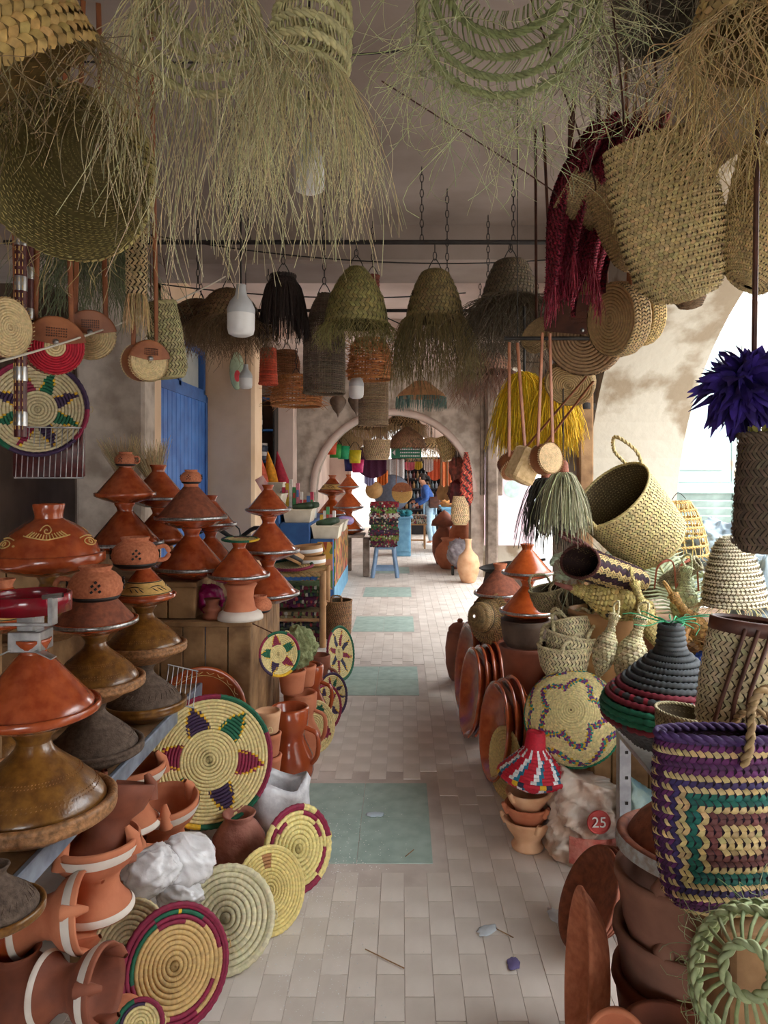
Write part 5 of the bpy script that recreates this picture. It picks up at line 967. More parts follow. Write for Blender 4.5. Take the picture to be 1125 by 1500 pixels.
# yellow raffia bunches, palm brooms
for x, y, d, s_, l in ((768, 560, 3.4, 1.0, 'left of two bright yellow raffia bunches'), (808, 566, 3.35, .95, 'right of two bright yellow raffia bunches')):
    t = thing('raffia_bunch', l, 'raffia', P(x, y, d), None, 'yellow raffia bunches', s_); g0 = rng.normal(0, 1, (2200, 3)); g0 /= np.linalg.norm(g0, axis=1, keepdims=True); part('strands', [strands(g0 * .05, g0 * np.array([1, .8, .4]) * .42,   .27, (236, 190, 24), .0023, m=6, droop=.9, curl=.06)], dyed, t, kind='stuff'); part('tie', [rod((0, 0, 0), (0, 0, .35), .006, 6)], darkmetal, t)
for x, y, d, ln, col, l in ((825, 692, 3.1, .26, (176, 176, 140), 'pale green palm broom head hanging by its red neck'), (800, 700, 3.4, .3, (62, 58, 48), 'dark palm broom head behind the pale one')):
    t = thing('palm_broom', l, 'broom', P(x, y, d), None, 'palm broom heads'); r0, dr = circle(.018, 0, 420, jr=.5); part('bristles', [strands(r0, dr * .38, ln, col, .0022, m=6, droop=.9, curl=.05, spread=.1)], straw, t, kind='stuff'); part('neck', [lathe([(.028, -.03), (.024, .0), (.02, .04), (.012, .05), (0, .052)], 20)], mat('neck_binding_%d' % int(x), (160, 96, 72), .7, (130, 72, 52), 40, bump=.4), t); part('hanging_cord', [rod((0, 0, .05), (.0, 0, .5), .003, 5)], darkmetal, t)
# purple feathers
def feathers(x, y, d, R, n, col, label, seed):
    t = thing('feather_bunch', label, 'feathers', P(x, y, d), None, 'dyed feather bunches'); g = np.random.default_rng(seed); fm = mat('dyed_feather_%d' % seed, col, .8, tuple(int(c * .6) for c in col), 30)
    for q in range(n):
        v = Vector(g.normal(0, 1, 3)); v.normalize(); v = Vector((v.x, v.y * .8 - .25, v.z)); v.normalize(); sd = v.cross(Vector(g.normal(0, 1, 3))).normalized(); nn = v.cross(sd); L_ = R * g.uniform(.6, 1.1); w_ = L_ * g.uniform(.09, .2); V = []
        for k_ in range(7):
            s_ = k_ / 6; c = v * (R * .25 + L_ * s_ * .8) + nn * (.25 * L_ * s_ * s_) - Vector((0, 0, .25 * L_ * s_ * s_)); ww = w_ * math.sin(math.pi * min(1, s_ * .92 + .06)) * (1 + .25 * g.normal())
            V += [tuple(c - sd * ww), tuple(c + nn * ww * .3), tuple(c + sd * ww)]
        part('feather', [(np.array(V), grid_faces(3, 7, False), None)], fm, t)
    part('core', [crumple(14, R * .35, seed, None)], fm, t)
feathers(1088, 560, 1.6, .1, 240, (70, 44, 150), 'large bunch of deep purple feathers at the right edge', 3); feathers(1112, 645, 1.55, .045, 36, (170, 160, 70), 'small yellow-green feather tuft under the purple ones', 4)
tk = basket('tall_basket', 'dark grey woven basket hanging at the right edge under the feathers', 'basket', P(1130, 805, 1.55), euler(0, 0, 10), [(.06, 0), (.075, .02), (.07, .12), (.062, .24)], 14, 44, (116, 98, 80), back=(52, 42, 34)); part('strap', [rod((.0, .06, .23), (.0, .03, 3.1 - tk.location.z), .006, 6)], leather_d, tk)
# wall board with watermelon shape left of the pier
sg = thing('oval_board', 'pale green oval board with a red mark hung edge-on at the pier', 'board', P(347, 543, 6.84), face((.6, -.8, 0))); part('board', [lathe([(0, -.008), (.1, -.008), (.105, 0), (.1, .008), (0, .008)], 36, ax=.7, ay=1.7)], mat('pale_green_paint', (170, 190, 160), .6), sg); part('red_mark', [lathe([(0, .0105), (.03, .0105)], 20, ay=1.8)], redprint, sg).location = (0, -.05, 0)
# litter on the floor
for k, (x, y, s_, c, l) in enumerate(((549, 1194, .03, (196, 214, 224), 'scrap of pale blue paper on the green tiles'), (713, 1364, .03, (206, 214, 220), 'scrap of clear film on the floor'), (752, 1413, .025, (110, 100, 150), 'mauve feather scrap on the floor'), (820, 1345, .04, (226, 230, 234), 'white paper scrap under the tilted dishes'))):
    o = single('paper_scrap', [crumple(10, s_, 50 + k, None, 1.3, .8, .12, .5)], mat('scrap_%d' % k, c, .7), l, 'scrap', G(x, y) + Vector((0, 0, .004)), euler(0, 0, 40 * k))
a = rng.normal(0, 1, (900, 2)); pos = np.stack([-.28 + .12 * a[:, 0], 2.75 + .42 * a[:, 1], np.full(900, .0025)], -1); s3 = np.array([(1, 0, 0), (-.5, .8, 0), (-.5, -.8, 0), (0, 0, .9)]) * .0022
V = (pos[:, None] + s3[None] * rng.uniform(.5, 1.4, (900, 1, 1))).reshape(-1, 3); f = np.array([(0, 1, 3), (1, 2, 3), (2, 0, 3)]); single('white_crumbs', [(V, (f[None] + np.arange(900)[:, None, None] * 4).reshape(-1, 3), None)], white_pl, 'white crumbs scattered beside the straw mats', 'crumbs', smooth=False, kind='stuff')
for x, y, x2, y2, l in ((535, 1392, 592, 1420, 'thin dark twig on the floor'), (594, 1256, 606, 1246, 'pale straw bit on the green tiles'), (727, 1362, 752, 1375, 'pale straw bit beside the film scrap')): single('twig', [rod(G(x, y) + Vector((0, 0, .004)), G(x2, y2) + Vector((0, 0, .004)), .002, 5)], wood, l, 'twig')
# ================================================================ FAR STALLS
blue_c = mat('counter_blue', (44, 96, 160), .5, (30, 74, 132), 6, bump=.1); blue_l = mat('light_blue_paint', (120, 176, 206), .6, (96, 150, 186), 8, bump=.15)
ct = thing('stall_counter', 'stepped blue counter of the spice stall', 'counter', (-1.3, 9.8, 0))
part('high_step', [bbox((-.35, -.14, .58), (.42, 1.9, 1.16), .01)], blue_c, ct, False); part('middle_step', [bbox((.04, 0, .5), (.36, 2.2, 1.0), .01)], blue_c, ct, False); part('low_step', [bbox((.36, 0, .405), (.28, 2.2, .81), .01)], blue_c, ct, False)
part('plinth', [bbox((.505, 0, .12), (.012, 2.2, .24), .003)], blue_l, ct, False)
pm = bpy.data.materials.new('printed_spice_picture'); pm.use_nodes = True; N = pm.node_tree.nodes; Lk = pm.node_tree.links; vo = N.new('ShaderNodeTexVoronoi'); vo.inputs['Scale'].default_value = 11; tc = N.new('ShaderNodeTexCoord'); rp = N.new('ShaderNodeValToRGB'); rp.color_ramp.interpolation = 'CONSTANT'
for k, (p_, c) in enumerate(((0, (60, 40, 34)), (.2, (150, 60, 40)), (.38, (196, 150, 60)), (.5, (110, 76, 56)), (.62, (90, 120, 60)), (.74, (190, 130, 100)), (.86, (200, 60, 50)))):
    e = rp.color_ramp.elements[k] if k < 2 else rp.color_ramp.elements.new(p_); e.position = p_; e.color = lin(c) + (1,)
Lk.new(tc.outputs['Object'], vo.inputs['Vector']); Lk.new(vo.outputs['Color'], rp.inputs['Fac']); Lk.new(rp.outputs['Color'], N['Principled BSDF'].inputs['Base Color'])
part('printed_panel', [bbox((.507, 0, .53), (.014, 2.15, .56), .002)], pm, ct, False); part('printed_panel', [bbox((.4, -1.106, .5), (.18, .012, .56), .002)], pm, ct, False)
cream = mat('cream_plastic', (232, 224, 206), .4, (214, 204, 184), 8)
def bin_(x, y, z, sx, sy, h, l):
    t = thing('plastic_bin', l, 'bin', (x, y, z), None, 'cream bins on the counter'); V = [(a * sx * k / 2, b * sy * k / 2, zz) for zz, k in ((0, .86), (h, 1), (h, .94), (.01, .8)) for a, b in ((-1, -1), (1, -1), (1, 1), (-1, 1))]
    part('body', [(np.array(V), np.concatenate([grid_faces(4, 4), [[12, 13, 14, 15]], [[3, 2, 1, 0]]]), None)], cream, t, False); part('rim', [bbox((0, -sy / 2, h), (sx + .02, .02, .02), .004), bbox((0, sy / 2, h), (sx + .02, .02, .02), .004), bbox((-sx / 2, 0, h), (.02, sy, .02), .004), bbox((sx / 2, 0, h), (.02, sy, .02), .004)], cream, t, False)
bin_(-1.63, 9.0, 1.162, .4, .5, .17, 'leftmost cream bin on the highest step'); bin_(-1.24, 9.0, 1.002, .34, .5, .15, 'middle cream bin on the middle step'); bin_(-.9, 9.0, .812, .33, .56, .15, 'right cream bin on the low step over the printed panel'); bin_(-.9, 10.1, .812, .3, .6, .12, 'far cream bin behind the right one')
cuc = mat('dark_green_gourd', (56, 84, 56), .6, (36, 58, 36), 12)
for k, (x, y, z, l) in enumerate(((-1.22, 9.05, 1.18, 'green gourd in the middle bin, left'), (-1.14, 9.1, 1.19, 'green gourd in the middle bin, right'), (-.92, 8.95, .99, 'green gourd lying in the right bin, front'), (-.88, 9.05, 1.0, 'green gourd lying in the right bin, behind'))):
    single('gourd', [lathe([(0, -.12), (.03, -.11), (.045, -.04), (.045, .06), (.03, .12), (0, .13)], 16)], cuc, l, 'gourd', (x, y, z), euler(0, 84, 8 * k), 'green gourds')
PK = [(206, 60, 96), (230, 190, 60), (232, 226, 216), (70, 150, 90), (222, 130, 150), (240, 236, 230), (196, 70, 60), (90, 130, 190)]
for k in range(14):
    x, y, z = ((-1.5 + .045 * k, 9.4, 1.162 if k < 5 else 1.002) if k < 9 else (-1.02 + .04 * (k - 9), 9.42, .812)); h = .13 + .05 * (k % 3)
    words = ['rose', 'yellow', 'white', 'green', 'pink', 'cream', 'red', 'blue']
    t = thing('spice_packet', '%s packet, %s in the row of packets on the %s' % (words[k % 8], ('1st', '2nd', '3rd', '4th', '5th', '6th', '7th', '8th', '9th')[k if k < 9 else k - 9], 'upper steps' if k < 9 else 'low step'), 'packet', (x, y, z), None, 'spice packets in a row')
    part('box', [bbox((0, 0, h / 2 + .06), (.04, .05, h + .12), .003, np.array(lin(PK[k % 8])))], paint, t, False); part('printed_label', [bbox((0, -.027, h / 2 + .08), (.03, .002, h * .5), .0005, np.array(lin(PK[(k + 3) % 8])))], paint, t, False)
for k, (x, y, z, c, l) in enumerate(((-1.18, 9.6, 1.002, (216, 226, 220), 'large glass jar behind the packets'), (-.95, 9.7, .812, (210, 226, 216), 'low glass jar beside the right bin'), (-1.5, 9.5, 1.162, (200, 200, 190), 'glass jar with spoon on the high step'))):
    t = thing('glass_jar', l, 'jar', (x, y, z), None, 'glass jars on the counter'); part('glass', [lathe([(0, 0), (.07, 0), (.075, .02), (.075, .17), (.055, .2), (0, .2)], 20)], glassy, t); part('lid', [lathe([(.06, .2), (.06, .225), (0, .23)], 20)], white_pl, t)
single('plastic_pouch', [crumple(16, .12, 61, None, 1.4, .7, .6, .3)], mat('lilac_film', (196, 160, 206), .4, (90, 120, 180), 8, bump=.4), 'lilac plastic pouch at the end of the counter', 'pouch', (-.85, 10.75, .9))
# spice cones
bx = bin_(-1.74, 9.9, 1.162, .36, .4, .3, 'tall pale crate holding the spice cones')
for k, (c, l) in enumerate((((230, 110, 84), 'coral spice cone in the tall crate'), ((236, 160, 40), 'golden spice cone in the tall crate'), ((170, 40, 60), 'crimson spice cone in the tall crate'))):
    single('spice_cone', [lathe([(.12, 0), (.09, .12), (.03, .38), (0, .48)], 24)], mat('spice_%d' % k, c, .9, tuple(int(v * .8) for v in c), 20), l, 'spice', (-1.86 + .12 * k, 9.9 + .05 * k, 1.42), euler(0, -8, 0), 'spice cones')
# wall shelf with spice jars
ws = thing('wall_shelf', 'blue wall shelf with spice jars in the alcove', 'shelf', (-2.06, 10.6, 1.3))
for z in (0, .45, .9, 1.35): part('board', [bbox((0, 0, z), (.5, .3, .03), .004)], blue_c, ws, False)
part('back_panel', [bbox((0, .16, .68), (.52, .02, 1.5), .004)], MATS['brown_shop_wall'], ws, False); part('upright', [bbox((.25, 0, .68), (.03, .3, 1.5), .004)], darkmetal, ws, False)
for k, (x, z, c) in enumerate(((-.1, .45, (150, 70, 50)), (.08, .45, (80, 90, 110)), (-.08, 0, (120, 130, 110)), (.1, 0, (140, 120, 100)), (0, .9, (96, 80, 66)))):
    t = thing('spice_jar', '%s spice jar on the blue wall shelf' % ('red-brown', 'blue-grey', 'green-grey', 'beige', 'dark brown')[k], 'jar', (-2.06 + x, 10.55, 1.3 + z + .016), None, 'spice jars'); part('contents', [lathe([(0, 0), (.07, 0), (.075, .02), (.075, .2), (.06, .22), (0, .22)], 20, np.array(lin(c)))], paint, t); part('lid', [lathe([(.066, .22), (.066, .25), (0, .255)], 20)], white_pl, t); part('paper_label', [lathe([(.0765, .07), (.0765, .13)], 20)], white_pl, t)
# rush stool with sieves and folded rugs
st = thing('rush_stool', 'wooden stool with rush seat near the printed panel', 'stool', (-.98, 6.95, 0))
for x in (-.26, .26):
    for y in (-.2, .2): part('leg', [tubes(np.array([(x, y, 0), (x, y, .4), (x, y, .7)]), .032, 10)], wood_l, st)
for y in (-.2, .2): part('stretcher', [rod((-.26, y, .25), (.26, y, .25), .016)], wood_l, st)
for x in (-.26, .26): part('stretcher', [rod((x, -.2, .35), (x, .2, .35), .016)], wood_l, st)
ps = [[(-.26, -.2 + .4 * q / 26, .685), (0, -.2 + .4 * q / 26, .69), (.26, -.2 + .4 * q / 26, .685)] for q in range(27)]; part('rush_seat', [tubes(np.array(ps), .011, 5, jit((206, 170, 114), 27))], straw, st, kind='stuff')
part('seat_edge', braid([(-.27, -.21, .67), (0, -.215, .665), (.27, -.21, .67)], .02, (206, 170, 114)), straw, st)
RC = [(110, 30, 50), (60, 60, 50), (150, 130, 90), (90, 24, 60), (70, 90, 50), (160, 60, 60), (190, 180, 160), (40, 40, 60)]
def rug(x, y, z, sx, sy, h, c, l, grp='folded rag rugs', seed=0):
    nx = 26; g = np.random.default_rng(seed); ps = []
    for q in range(3):
        for e in range(3): ps.append(np.stack([np.linspace(-sx / 2, sx / 2, nx), np.full(nx, -sy / 2 + sy * e / 2) + g.normal(0, .006, nx), h * (.2 + .3 * q) + g.normal(0, .005, nx)], -1))
    C = np.where(g.random((9 * (nx - 1), 1)) < .5, np.array(lin(c))[None], np.array([lin(RC[i]) for i in g.integers(0, 8, 9 * (nx - 1))]))
    t = thing('rag_rug', l, 'rug', (x, y, z), None, grp); part('folded_cloth', [bbox((0, 0, h / 2), (sx, sy, h * .96), h * .3, np.array(lin(c))), tubes(np.array(ps), h * .2, 6, np.repeat(C, 6, axis=0))], cloth, t)
for k, z in enumerate((.02, .12, .22, .36, .46)): rug(-.98, 6.95, z, .48, .36, .1, RC[k], 'rag rug %s from the floor under the rush stool' % ('first', 'second', 'third', 'fourth', 'fifth')[k], seed=k)
def sieve(loc, rot, R, h, l, ring):
    t = thing('wooden_sieve', l, 'sieve', loc, rot, 'round sieves'); part('hoop', [lathe([(R, 0), (R + .004, .01), (R + .004, h), (R - .004, h), (R - .006, .01), (R, 0)], 40)], wood_l, t); part('coloured_ring', [lathe([(R + .005, h * .25), (R + .007, h * .3), (R + .007, h * .6), (R + .005, h * .62)], 40)], ring, t); part('mesh', [lathe([(0, .012), (R - .004, .012)], 40)], steel, t)
sieve((-1.1, 6.85, .795), euler(-14, 22, 0), .17, .1, 'sieve with black ring leaning on the stool', blackpaint); sieve((-.88, 7.05, .72), euler(0, 0, 0), .15, .09, 'lower of two pale sieves on the stool', white_pl); sieve((-.9, 7.05, .815), euler(0, -4, 0), .145, .09, 'upper of two pale sieves on the stool', white_pl)
tray(Vector((-1.02, 6.82, .71)), (0, -.1, 1), .2, 9, 'green and red rimmed tray lying under the sieves', ring_pattern(9, [(8, 8, 0, .5, GRN), (8, 8, .5, 1, MAR)]), .03)
wb = basket('wicker_basket', 'tall brown wicker basket standing behind the striped tray', 'basket', Vector((-.62, 7.15, 0)), None, [(.12, 0), (.13, .05), (.135, .2), (.14, .36)], 20, 40, (150, 110, 74), handles=[[(.05, -.13, .35), (.04, -.14, .42), (-.04, -.14, .42), (-.05, -.13, .35)]])
bike = thing('bicycle_handlebar', 'black bicycle handlebar poking up behind the tagine tower', 'bicycle', (-1.2, 5.3, 0)); part('bar', [tubes(curve([(-.3, 0, 1.15), (-.15, .02, 1.2), (0, .05, 1.12), (.15, .02, 1.2), (.3, 0, 1.15)], 20), .016, 8)], blackpaint, bike); part('stem', [rod((0, .05, 1.12), (0, .1, .3), .018)], blackpaint, bike)
a = np.linspace(0, 6.2832, 41); part('wheel', [tubes(np.stack([0 * a, .1 + .3 * np.cos(a), .31 + .3 * np.sin(a)], -1), .02, 8)], blackpaint, bike); part('brake_cable', [tubes(curve([(-.2, 0, 1.17), (-.1, -.1, 1.25), (.05, -.08, 1.2), (.02, .0, 1.0)], 16), .005, 5)], blackpaint, bike)
# far tagines on a side shelf, rug pile on plastic stool
pl = thing('plank_stand', 'grey plank stand left of the rug pile', 'stand', (-.62, 11.35, 0)); part('post', [bbox((.08, 0, .3), (.1, .1, .6), .01)], wood_g, pl, False); part('board', [bbox((-.25, .2, .62), (.6, .6, .04), .01)], wood_g, pl, False); part('post', [bbox((-.5, .2, .3), (.1, .1, .6), .01)], wood_g, pl, False)
stack(['orange', 'orange', 'orange'], Vector((-.82, 11.5, .642)), [.25, .24, .17], ['lowest orange tagine of the far tower in the arch', 'middle orange tagine of the far tower in the arch', 'small top orange tagine of the far tower in the arch'])
tb2 = thing('plank_stand', 'low plank table behind the far arch pier', 'stand', (-1.25, 12.3, 0)); part('board', [bbox((0, 0, .8), (.9, .8, .05), .01)], wood_g, tb2, False)
for x in (-.4, .4): part('post', [bbox((x, -.3, .39), (.08, .08, .78), .01)], wood_g, tb2, False)
stack(['orange', 'paint'], Vector((-1.15, 12.25, .827)), [.28, .24], ['wide orange tagine inside the arch at left', 'tagine with cream painted cone inside the arch'])
stack(['matte'], Vector((-1.62, 12.55, .827)), [.13], ['brown tagine beside the left arch pier'])
ps_ = thing('plastic_stool', 'grey-blue plastic stool under the rug pile', 'stool', (-.25, 11.35, 0)); gb = mat('grey_blue_plastic', (120, 146, 176), .45, (104, 130, 160), 8)
part('seat', [bbox((0, 0, .45), (.32, .32, .04), .015)], gb, ps_, False)
for x in (-1, 1):
    for y in (-1, 1): part('leg', [tubes(np.array([(x * .13, y * .13, .44), (x * .16, y * .16, .2), (x * .19, y * .19, 0)]), .032, 8)], gb, ps_)
for y in (-1, 1): part('stretcher', [bbox((0, y * .175, .13), (.34, .02, .05), .008)], gb, ps_, False)
for k in range(8): rug(-.27 + .01 * (k % 2), 11.35, .472 + k * .085, .4 + .03 * (k % 3), .36, .084, [(90, 24, 50), (120, 130, 60), (70, 40, 70), (60, 100, 60), (50, 40, 50), (200, 190, 180), (110, 140, 60), (150, 30, 50)][k], ('wine red', 'olive', 'purple', 'dark green', 'black', 'whitish', 'lime', 'bright red')[k] + ' rag rug in the pile on the plastic stool', 'rugs piled on the plastic stool', 20 + k)
# stalls farther on
cb = thing('blue_cabinet', 'light blue painted cabinet left in the far passage', 'cabinet', (.02, 14.3, 0)); part('body', [bbox((0, 0, .36), (.32, .5, .72), .01)], blue_l, cb, False); part('door', [bbox((0, -.256, .34), (.26, .015, .5), .004)], blue_l, cb, False); part('top_board', [bbox((0, 0, .735), (.4, .58, .03), .006)], blue_l, cb, False)
for k, (x, l) in enumerate(((-.1, 'teal yarn bundle, left, on the blue cabinet'), (.02, 'teal yarn bundle, middle, on the blue cabinet'), (.12, 'teal yarn bundle, right, on the blue cabinet'))): single('yarn_bundle', [crumple(14, .1, 70 + k, None, 1, 1, .7, .3)], mat('teal_yarn_%d' % k, (50, 130, 140), .9, (30, 100, 110), 30, bump=.5), l, 'yarn', (x, 14.2, .82), None, 'teal yarn bundles')
ws2 = thing('wooden_stool', 'bare wooden stool with folded rugs in the far passage', 'stool', (.34, 15.6, 0))
for x in (-.15, .15):
    for y in (-.15, .15): part('leg', [bbox((x, y, .25), (.035, .035, .5), .004)], wood_l, ws2, False)
part('seat', [bbox((0, 0, .51), (.38, .38, .03), .005)], wood_l, ws2, False); part('stretcher', [bbox((0, -.15, .18), (.3, .025, .03), .004)], wood_l, ws2, False)
rug(.34, 15.6, .526, .36, .36, .09, (190, 180, 160), 'beige rag rug on the bare wooden stool', seed=41); rug(.34, 15.6, .617, .36, .36, .09, (140, 120, 110), 'grey rag rug on top of the bare wooden stool', seed=42)
rc = thing('blue_counter', 'light blue counter on the right of the far passage', 'counter', (1.0, 15.0, 0)); part('body', [bbox((.05, 0, .62), (.42, .9, .5), .01)], blue_l, rc, False); part('top_board', [bbox((.03, 0, .89), (.5, 1.0, .04), .008)], blue_l, rc, False)
for x in (-.13, .24):
    for y in (-.4, .4): part('leg', [bbox((x, y, .18), (.05, .05, .37), .005)], blue_l, rc, False)
single('fruit_heap', [crumple(18, .2, 81, None, 1.2, .8, .45, .3)], mat('orange_rind', (230, 170, 90), .8, (210, 130, 80), 14, bump=.5), 'orange and cream pile on the right blue counter', 'pile', (1.0, 14.8, .98))
AM = [(0, 0), (.09, 0), (.11, .03), (.155, .16), (.165, .27), (.14, .38), (.07, .45), (.045, .5), (.042, .6), (.055, .63), (.04, .63), (0, .5)]
jar(G(686, 853), AM, terra_p, 'pale long-necked amphora at the foot of the right arch pier', name='clay_amphora')
jar(Vector((.8, 12.3, 0)), [(r * 1.25, z * 1.1) for r, z in URN], terra, 'lower clay urn in the right far pair', s=1.4); jar(Vector((.75, 12.9, .0)), [(0, 0), (.13, 0), (.2, .2), (.2, .45), (.1, .6), (.11, .63), (.22, .64), (.2, .72), (.06, .86), (0, .9)], terra_d, 'tall lidded clay urn beside the far counter', s=1.05); jar(Vector((1.02, 12.6, 0)), [(0, 0), (.14, 0), (.22, .3), (.2, .6), (.12, .75), (.18, .78), (.17, .95), (.1, 1.05), (0, 1.06)], terra, 'orange stacked urn by the right far wall', s=1.)
wr = thing('wrapped_pot', 'pot wrapped in grey plastic on a small stand', 'pot', (.88, 11.5, 0)); part('film', [crumple(24, .17, 91, None, 1, .9, 1.35, .35)], mat('grey_wrap', (176, 166, 170), .4, (130, 120, 126), 16, bump=.5), wr).location = (0, 0, .34)
for x in (-.08, .08): part('foot', [bbox((x, 0, .07), (.04, .1, .14), .005)], darkmetal, wr, False)
# right wall: wrapped bundles and bags
for k, (x, y, d, r, c, l) in enumerate(((672, 690, 11.6, .18, (176, 90, 76), 'red bundle in clear film on the right pier'), (676, 670, 11.7, .14, (214, 200, 196), 'silvery wrapped bundle high on the right pier'), (668, 722, 11.5, .16, (120, 40, 46), 'dark red wrapped bundle low on the right pier'))):
    t = thing('wrapped_bundle', l, 'bundle', P(x, y, d), None, 'wrapped bundles on the pier'); part('film', [crumple(18, r, 100 + k, None, .8, .7, 1.2, .4)], mat('bundle_%d' % k, c, .35, tuple(int(v * .6) for v in c), 12, bump=.5), t); part('cord', [rod((0, 0, r), (0, 0, r + .5), .008, 5)], darkmetal, t)
def kil(i, j, u, v): return [((i + j) % 4 == 0, (60, 40, 40)), ((i + j) % 4 == 2, (230, 120, 90))]
basket('kilim_bag', 'striped red and green bag hanging at the right far pier', 'bag', P(683, 740, 11.2), None, [(.06, 0), (.1, .1), (.08, .5), (.02, .8)], 20, 14, (190, 60, 50), ay=.4, pattern=kil); basket('straw_bag', 'straw shoulder bag with dark dots low at the right far pier', 'bag', P(674, 768, 11.2), None, [(.1, 0), (.14, .08), (.13, .3), (.1, .42)], 16, 26, (214, 180, 136), ay=.5)
basket('straw_tube', 'straw tube basket hung in the top right of the arch', 'basket', P(660, 672, 11.9), euler(0, -18, 0), [(.11, 0), (.13, .05), (.13, .35), (.12, .38)], 14, 26, (206, 176, 120))
sp = [thing('wooden_spoon', l, 'spoon', P(x, 722, 12.5), None, 'wooden spoons') for x, l in ((646, 'left long wooden spoon hanging in the arch'), (655, 'right long wooden spoon hanging in the arch'))]
for t in sp: part('handle', [rod((0, 0, .1), (0, 0, .7), .016)], wood_l, t); part('bowl', [lathe([(0, -.14), (.06, -.1), (.08, 0), (.05, .1), (.015, .14)], 16, ay=.4)], wood_l, t)
# hanging in and behind the arch
def thatch(x, y, d, R, l, col=(196, 164, 116)):
    t = thing('thatch_shade', l, 'lampshade', P(x, y, d), None, 'straw thatch shades'); part('cap', weave(rev([(R, 0), (R * .8, .08), (R * .3, .18), (.02, .2)]), 8, 34, col, .14, .008), straw, t); r0, dr = circle(R, 0, 420, jr=.2); part('fringe', [strands(r0, dr * .3, .32, col, .004, m=5, droop=.8, curl=.15)], straw, t, kind='stuff'); part('cord', [rod((0, 0, .19), (0, 0, max(.3, 3.1 - P(x, y, d).z)), .008, 5)], darkmetal, t)
thatch(528, 628, 12.6, .36, 'left straw thatch shade inside the arch'); thatch(590, 622, 12.4, .32, 'right straw thatch shade inside the arch'); thatch(632, 655, 15, .4, 'low straw thatch shade far behind the sign'); thatch(500, 640, 12.9, .25, 'small straw thatch shade at the arch edge')
shade(597, 625, 656, 11.9, .05, .3, 'brown cone shade above the green sign', (150, 110, 80), .1, 150, top=3.1, nr=12)
tt = basket('hanging_tote', 'straw tote with two straps hanging in the arch', 'bag', P(552, 672, 11.0), None, [(.17, 0), (.19, .04), (.2, .28)], 14, 40, (176, 146, 110), ay=.6)
for s_ in (-1, 1): strap((s_ * .06, -.1, .27), (s_ * .03, 0, 3.15 - P(552, 672, 11.0).z), .012, leather_d, parent=tt)
sg = thing('hanging_sign', 'green hanging sign with white arrow and lettering', 'sign', P(595, 663, 12.2)); part('board', [bbox((0, 0, 0), (.5, .03, .19), .005)], mat('sign_green', (36, 130, 96), .5), sg, False)
part('arrow', [(np.array([(-.23, -.017, 0), (-.18, -.017, .05), (-.18, -.017, -.05)]), np.array([(0, 1, 2)]), None)], white_pl, sg, False)
for z in (.055, 0, -.055): part('text_line', [box((.03 + .01 * q, -.017, z), (.02, .004, .022)) for q in range(-12, 20, 3)], white_pl, sg, False, kind='stuff')
for x in (-.2, .2): part('hanger', [rod((x, 0, .09), (x, 0, 3.12 - P(595, 663, 12.2).z), .008, 5)], darkmetal, sg)
BK2 = [(230, 90, 50, 'orange'), (60, 170, 70, 'green'), (40, 180, 120, 'mint'), (236, 210, 40, 'yellow'), (230, 30, 120, 'pink'), (40, 50, 130, 'blue')]
for k, (x, y) in enumerate(((484, 655), (491, 660), (503, 662), (520, 668), (524, 682), (513, 680))):
    c = BK2[k]; t = thing('plastic_bucket', '%s plastic bucket hanging inside the arch at left' % c[3], 'bucket', P(x, y, 12.1 + .12 * k), None, 'hanging plastic buckets'); part('body', [lathe([(0, -.12), (.09, -.12), (.11, .1), (.1, .1), (.085, -.1), (0, -.1)], 24, np.array(lin(c[:3])))], paint, t); part('bail', [tubes(curve([(-.11, 0, .1), (0, 0, .24), (.11, 0, .1)], 12), .006, 5)], darkmetal, t)
TX = [(546, 678, 13.2, .5, .55, (100, 50, 84), 'plum shawl hanging in the arch'), (575, 690, 15.5, .5, .5, (206, 200, 200), 'pale cloth behind the plum shawl'), (560, 700, 14.6, .22, .3, (226, 120, 50), 'orange cloth beside the grey board'), (637, 688, 17, .34, .5, (226, 100, 60), 'orange arched rug in the far right'), (628, 682, 16.8, .22, .3, (214, 196, 190), 'cream bunting cloth far right'), (655, 700, 16, .3, .7, (206, 110, 60), 'rust cloth at the far right wall'), (600, 683, 17.5, .24, .2, (230, 120, 140), 'pink bunting cloth over the dark shelves'), (612, 682, 17.6, .2, .2, (220, 190, 60), 'yellow bunting cloth over the dark shelves'), (541, 700, 14, .2, .3, (180, 180, 226), 'lavender cloth by the far tower')]
for k, (x, y, d, sx, sz, c, l) in enumerate(TX):
    t = thing('hanging_cloth', l, 'cloth', P(x, y, d), None, 'cloths hung in the far passage'); u = np.linspace(-.5, .5, 20); rows = [np.stack([u * sx, .03 * np.sin(u * 24 + k), np.full(20, sz * (.5 - v)) - (.2 * sz * (u * 2) ** 2 * -1 if v == 1 else 0)], -1) for v in (0, .33, .66, 1)]
    part('cloth', [(np.concatenate(rows), grid_faces(20, 4, False), np.array(lin(c)))], cloth, t); part('top_rod', [rod((-sx / 2, 0, sz / 2), (sx / 2, 0, sz / 2), .008, 5)], darkmetal, t); part('cord', [rod((0, 0, sz / 2), (0, 0, 3.15 - P(x, y, d).z), .006, 5)], darkmetal, t)
for k, (x, y, d, R, c, l) in enumerate(((574, 722, 14.8, .36, (110, 120, 140), 'grey arched board standing in the far stall'), (548, 718, 14.2, .16, (206, 160, 100), 'round tan drum in the far stall'))):
    t = thing('round_board', l, 'board', P(x, y, d), euler(90, 0, 0)); part('disc', [lathe([(0, -.02), (R, -.02), (R, .02), (0, .02)], 32, np.array(lin(c)))], paint, t); part('edge', [lathe([(R, -.022), (R + .01, 0), (R, .022)], 32, np.array(lin(tuple(int(v * .7) for v in c))))], paint, t); part('cord', [rod((0, R, 0), (0, 3.15 - P(x, y, d).z, 0), .006, 5)], darkmetal, t)
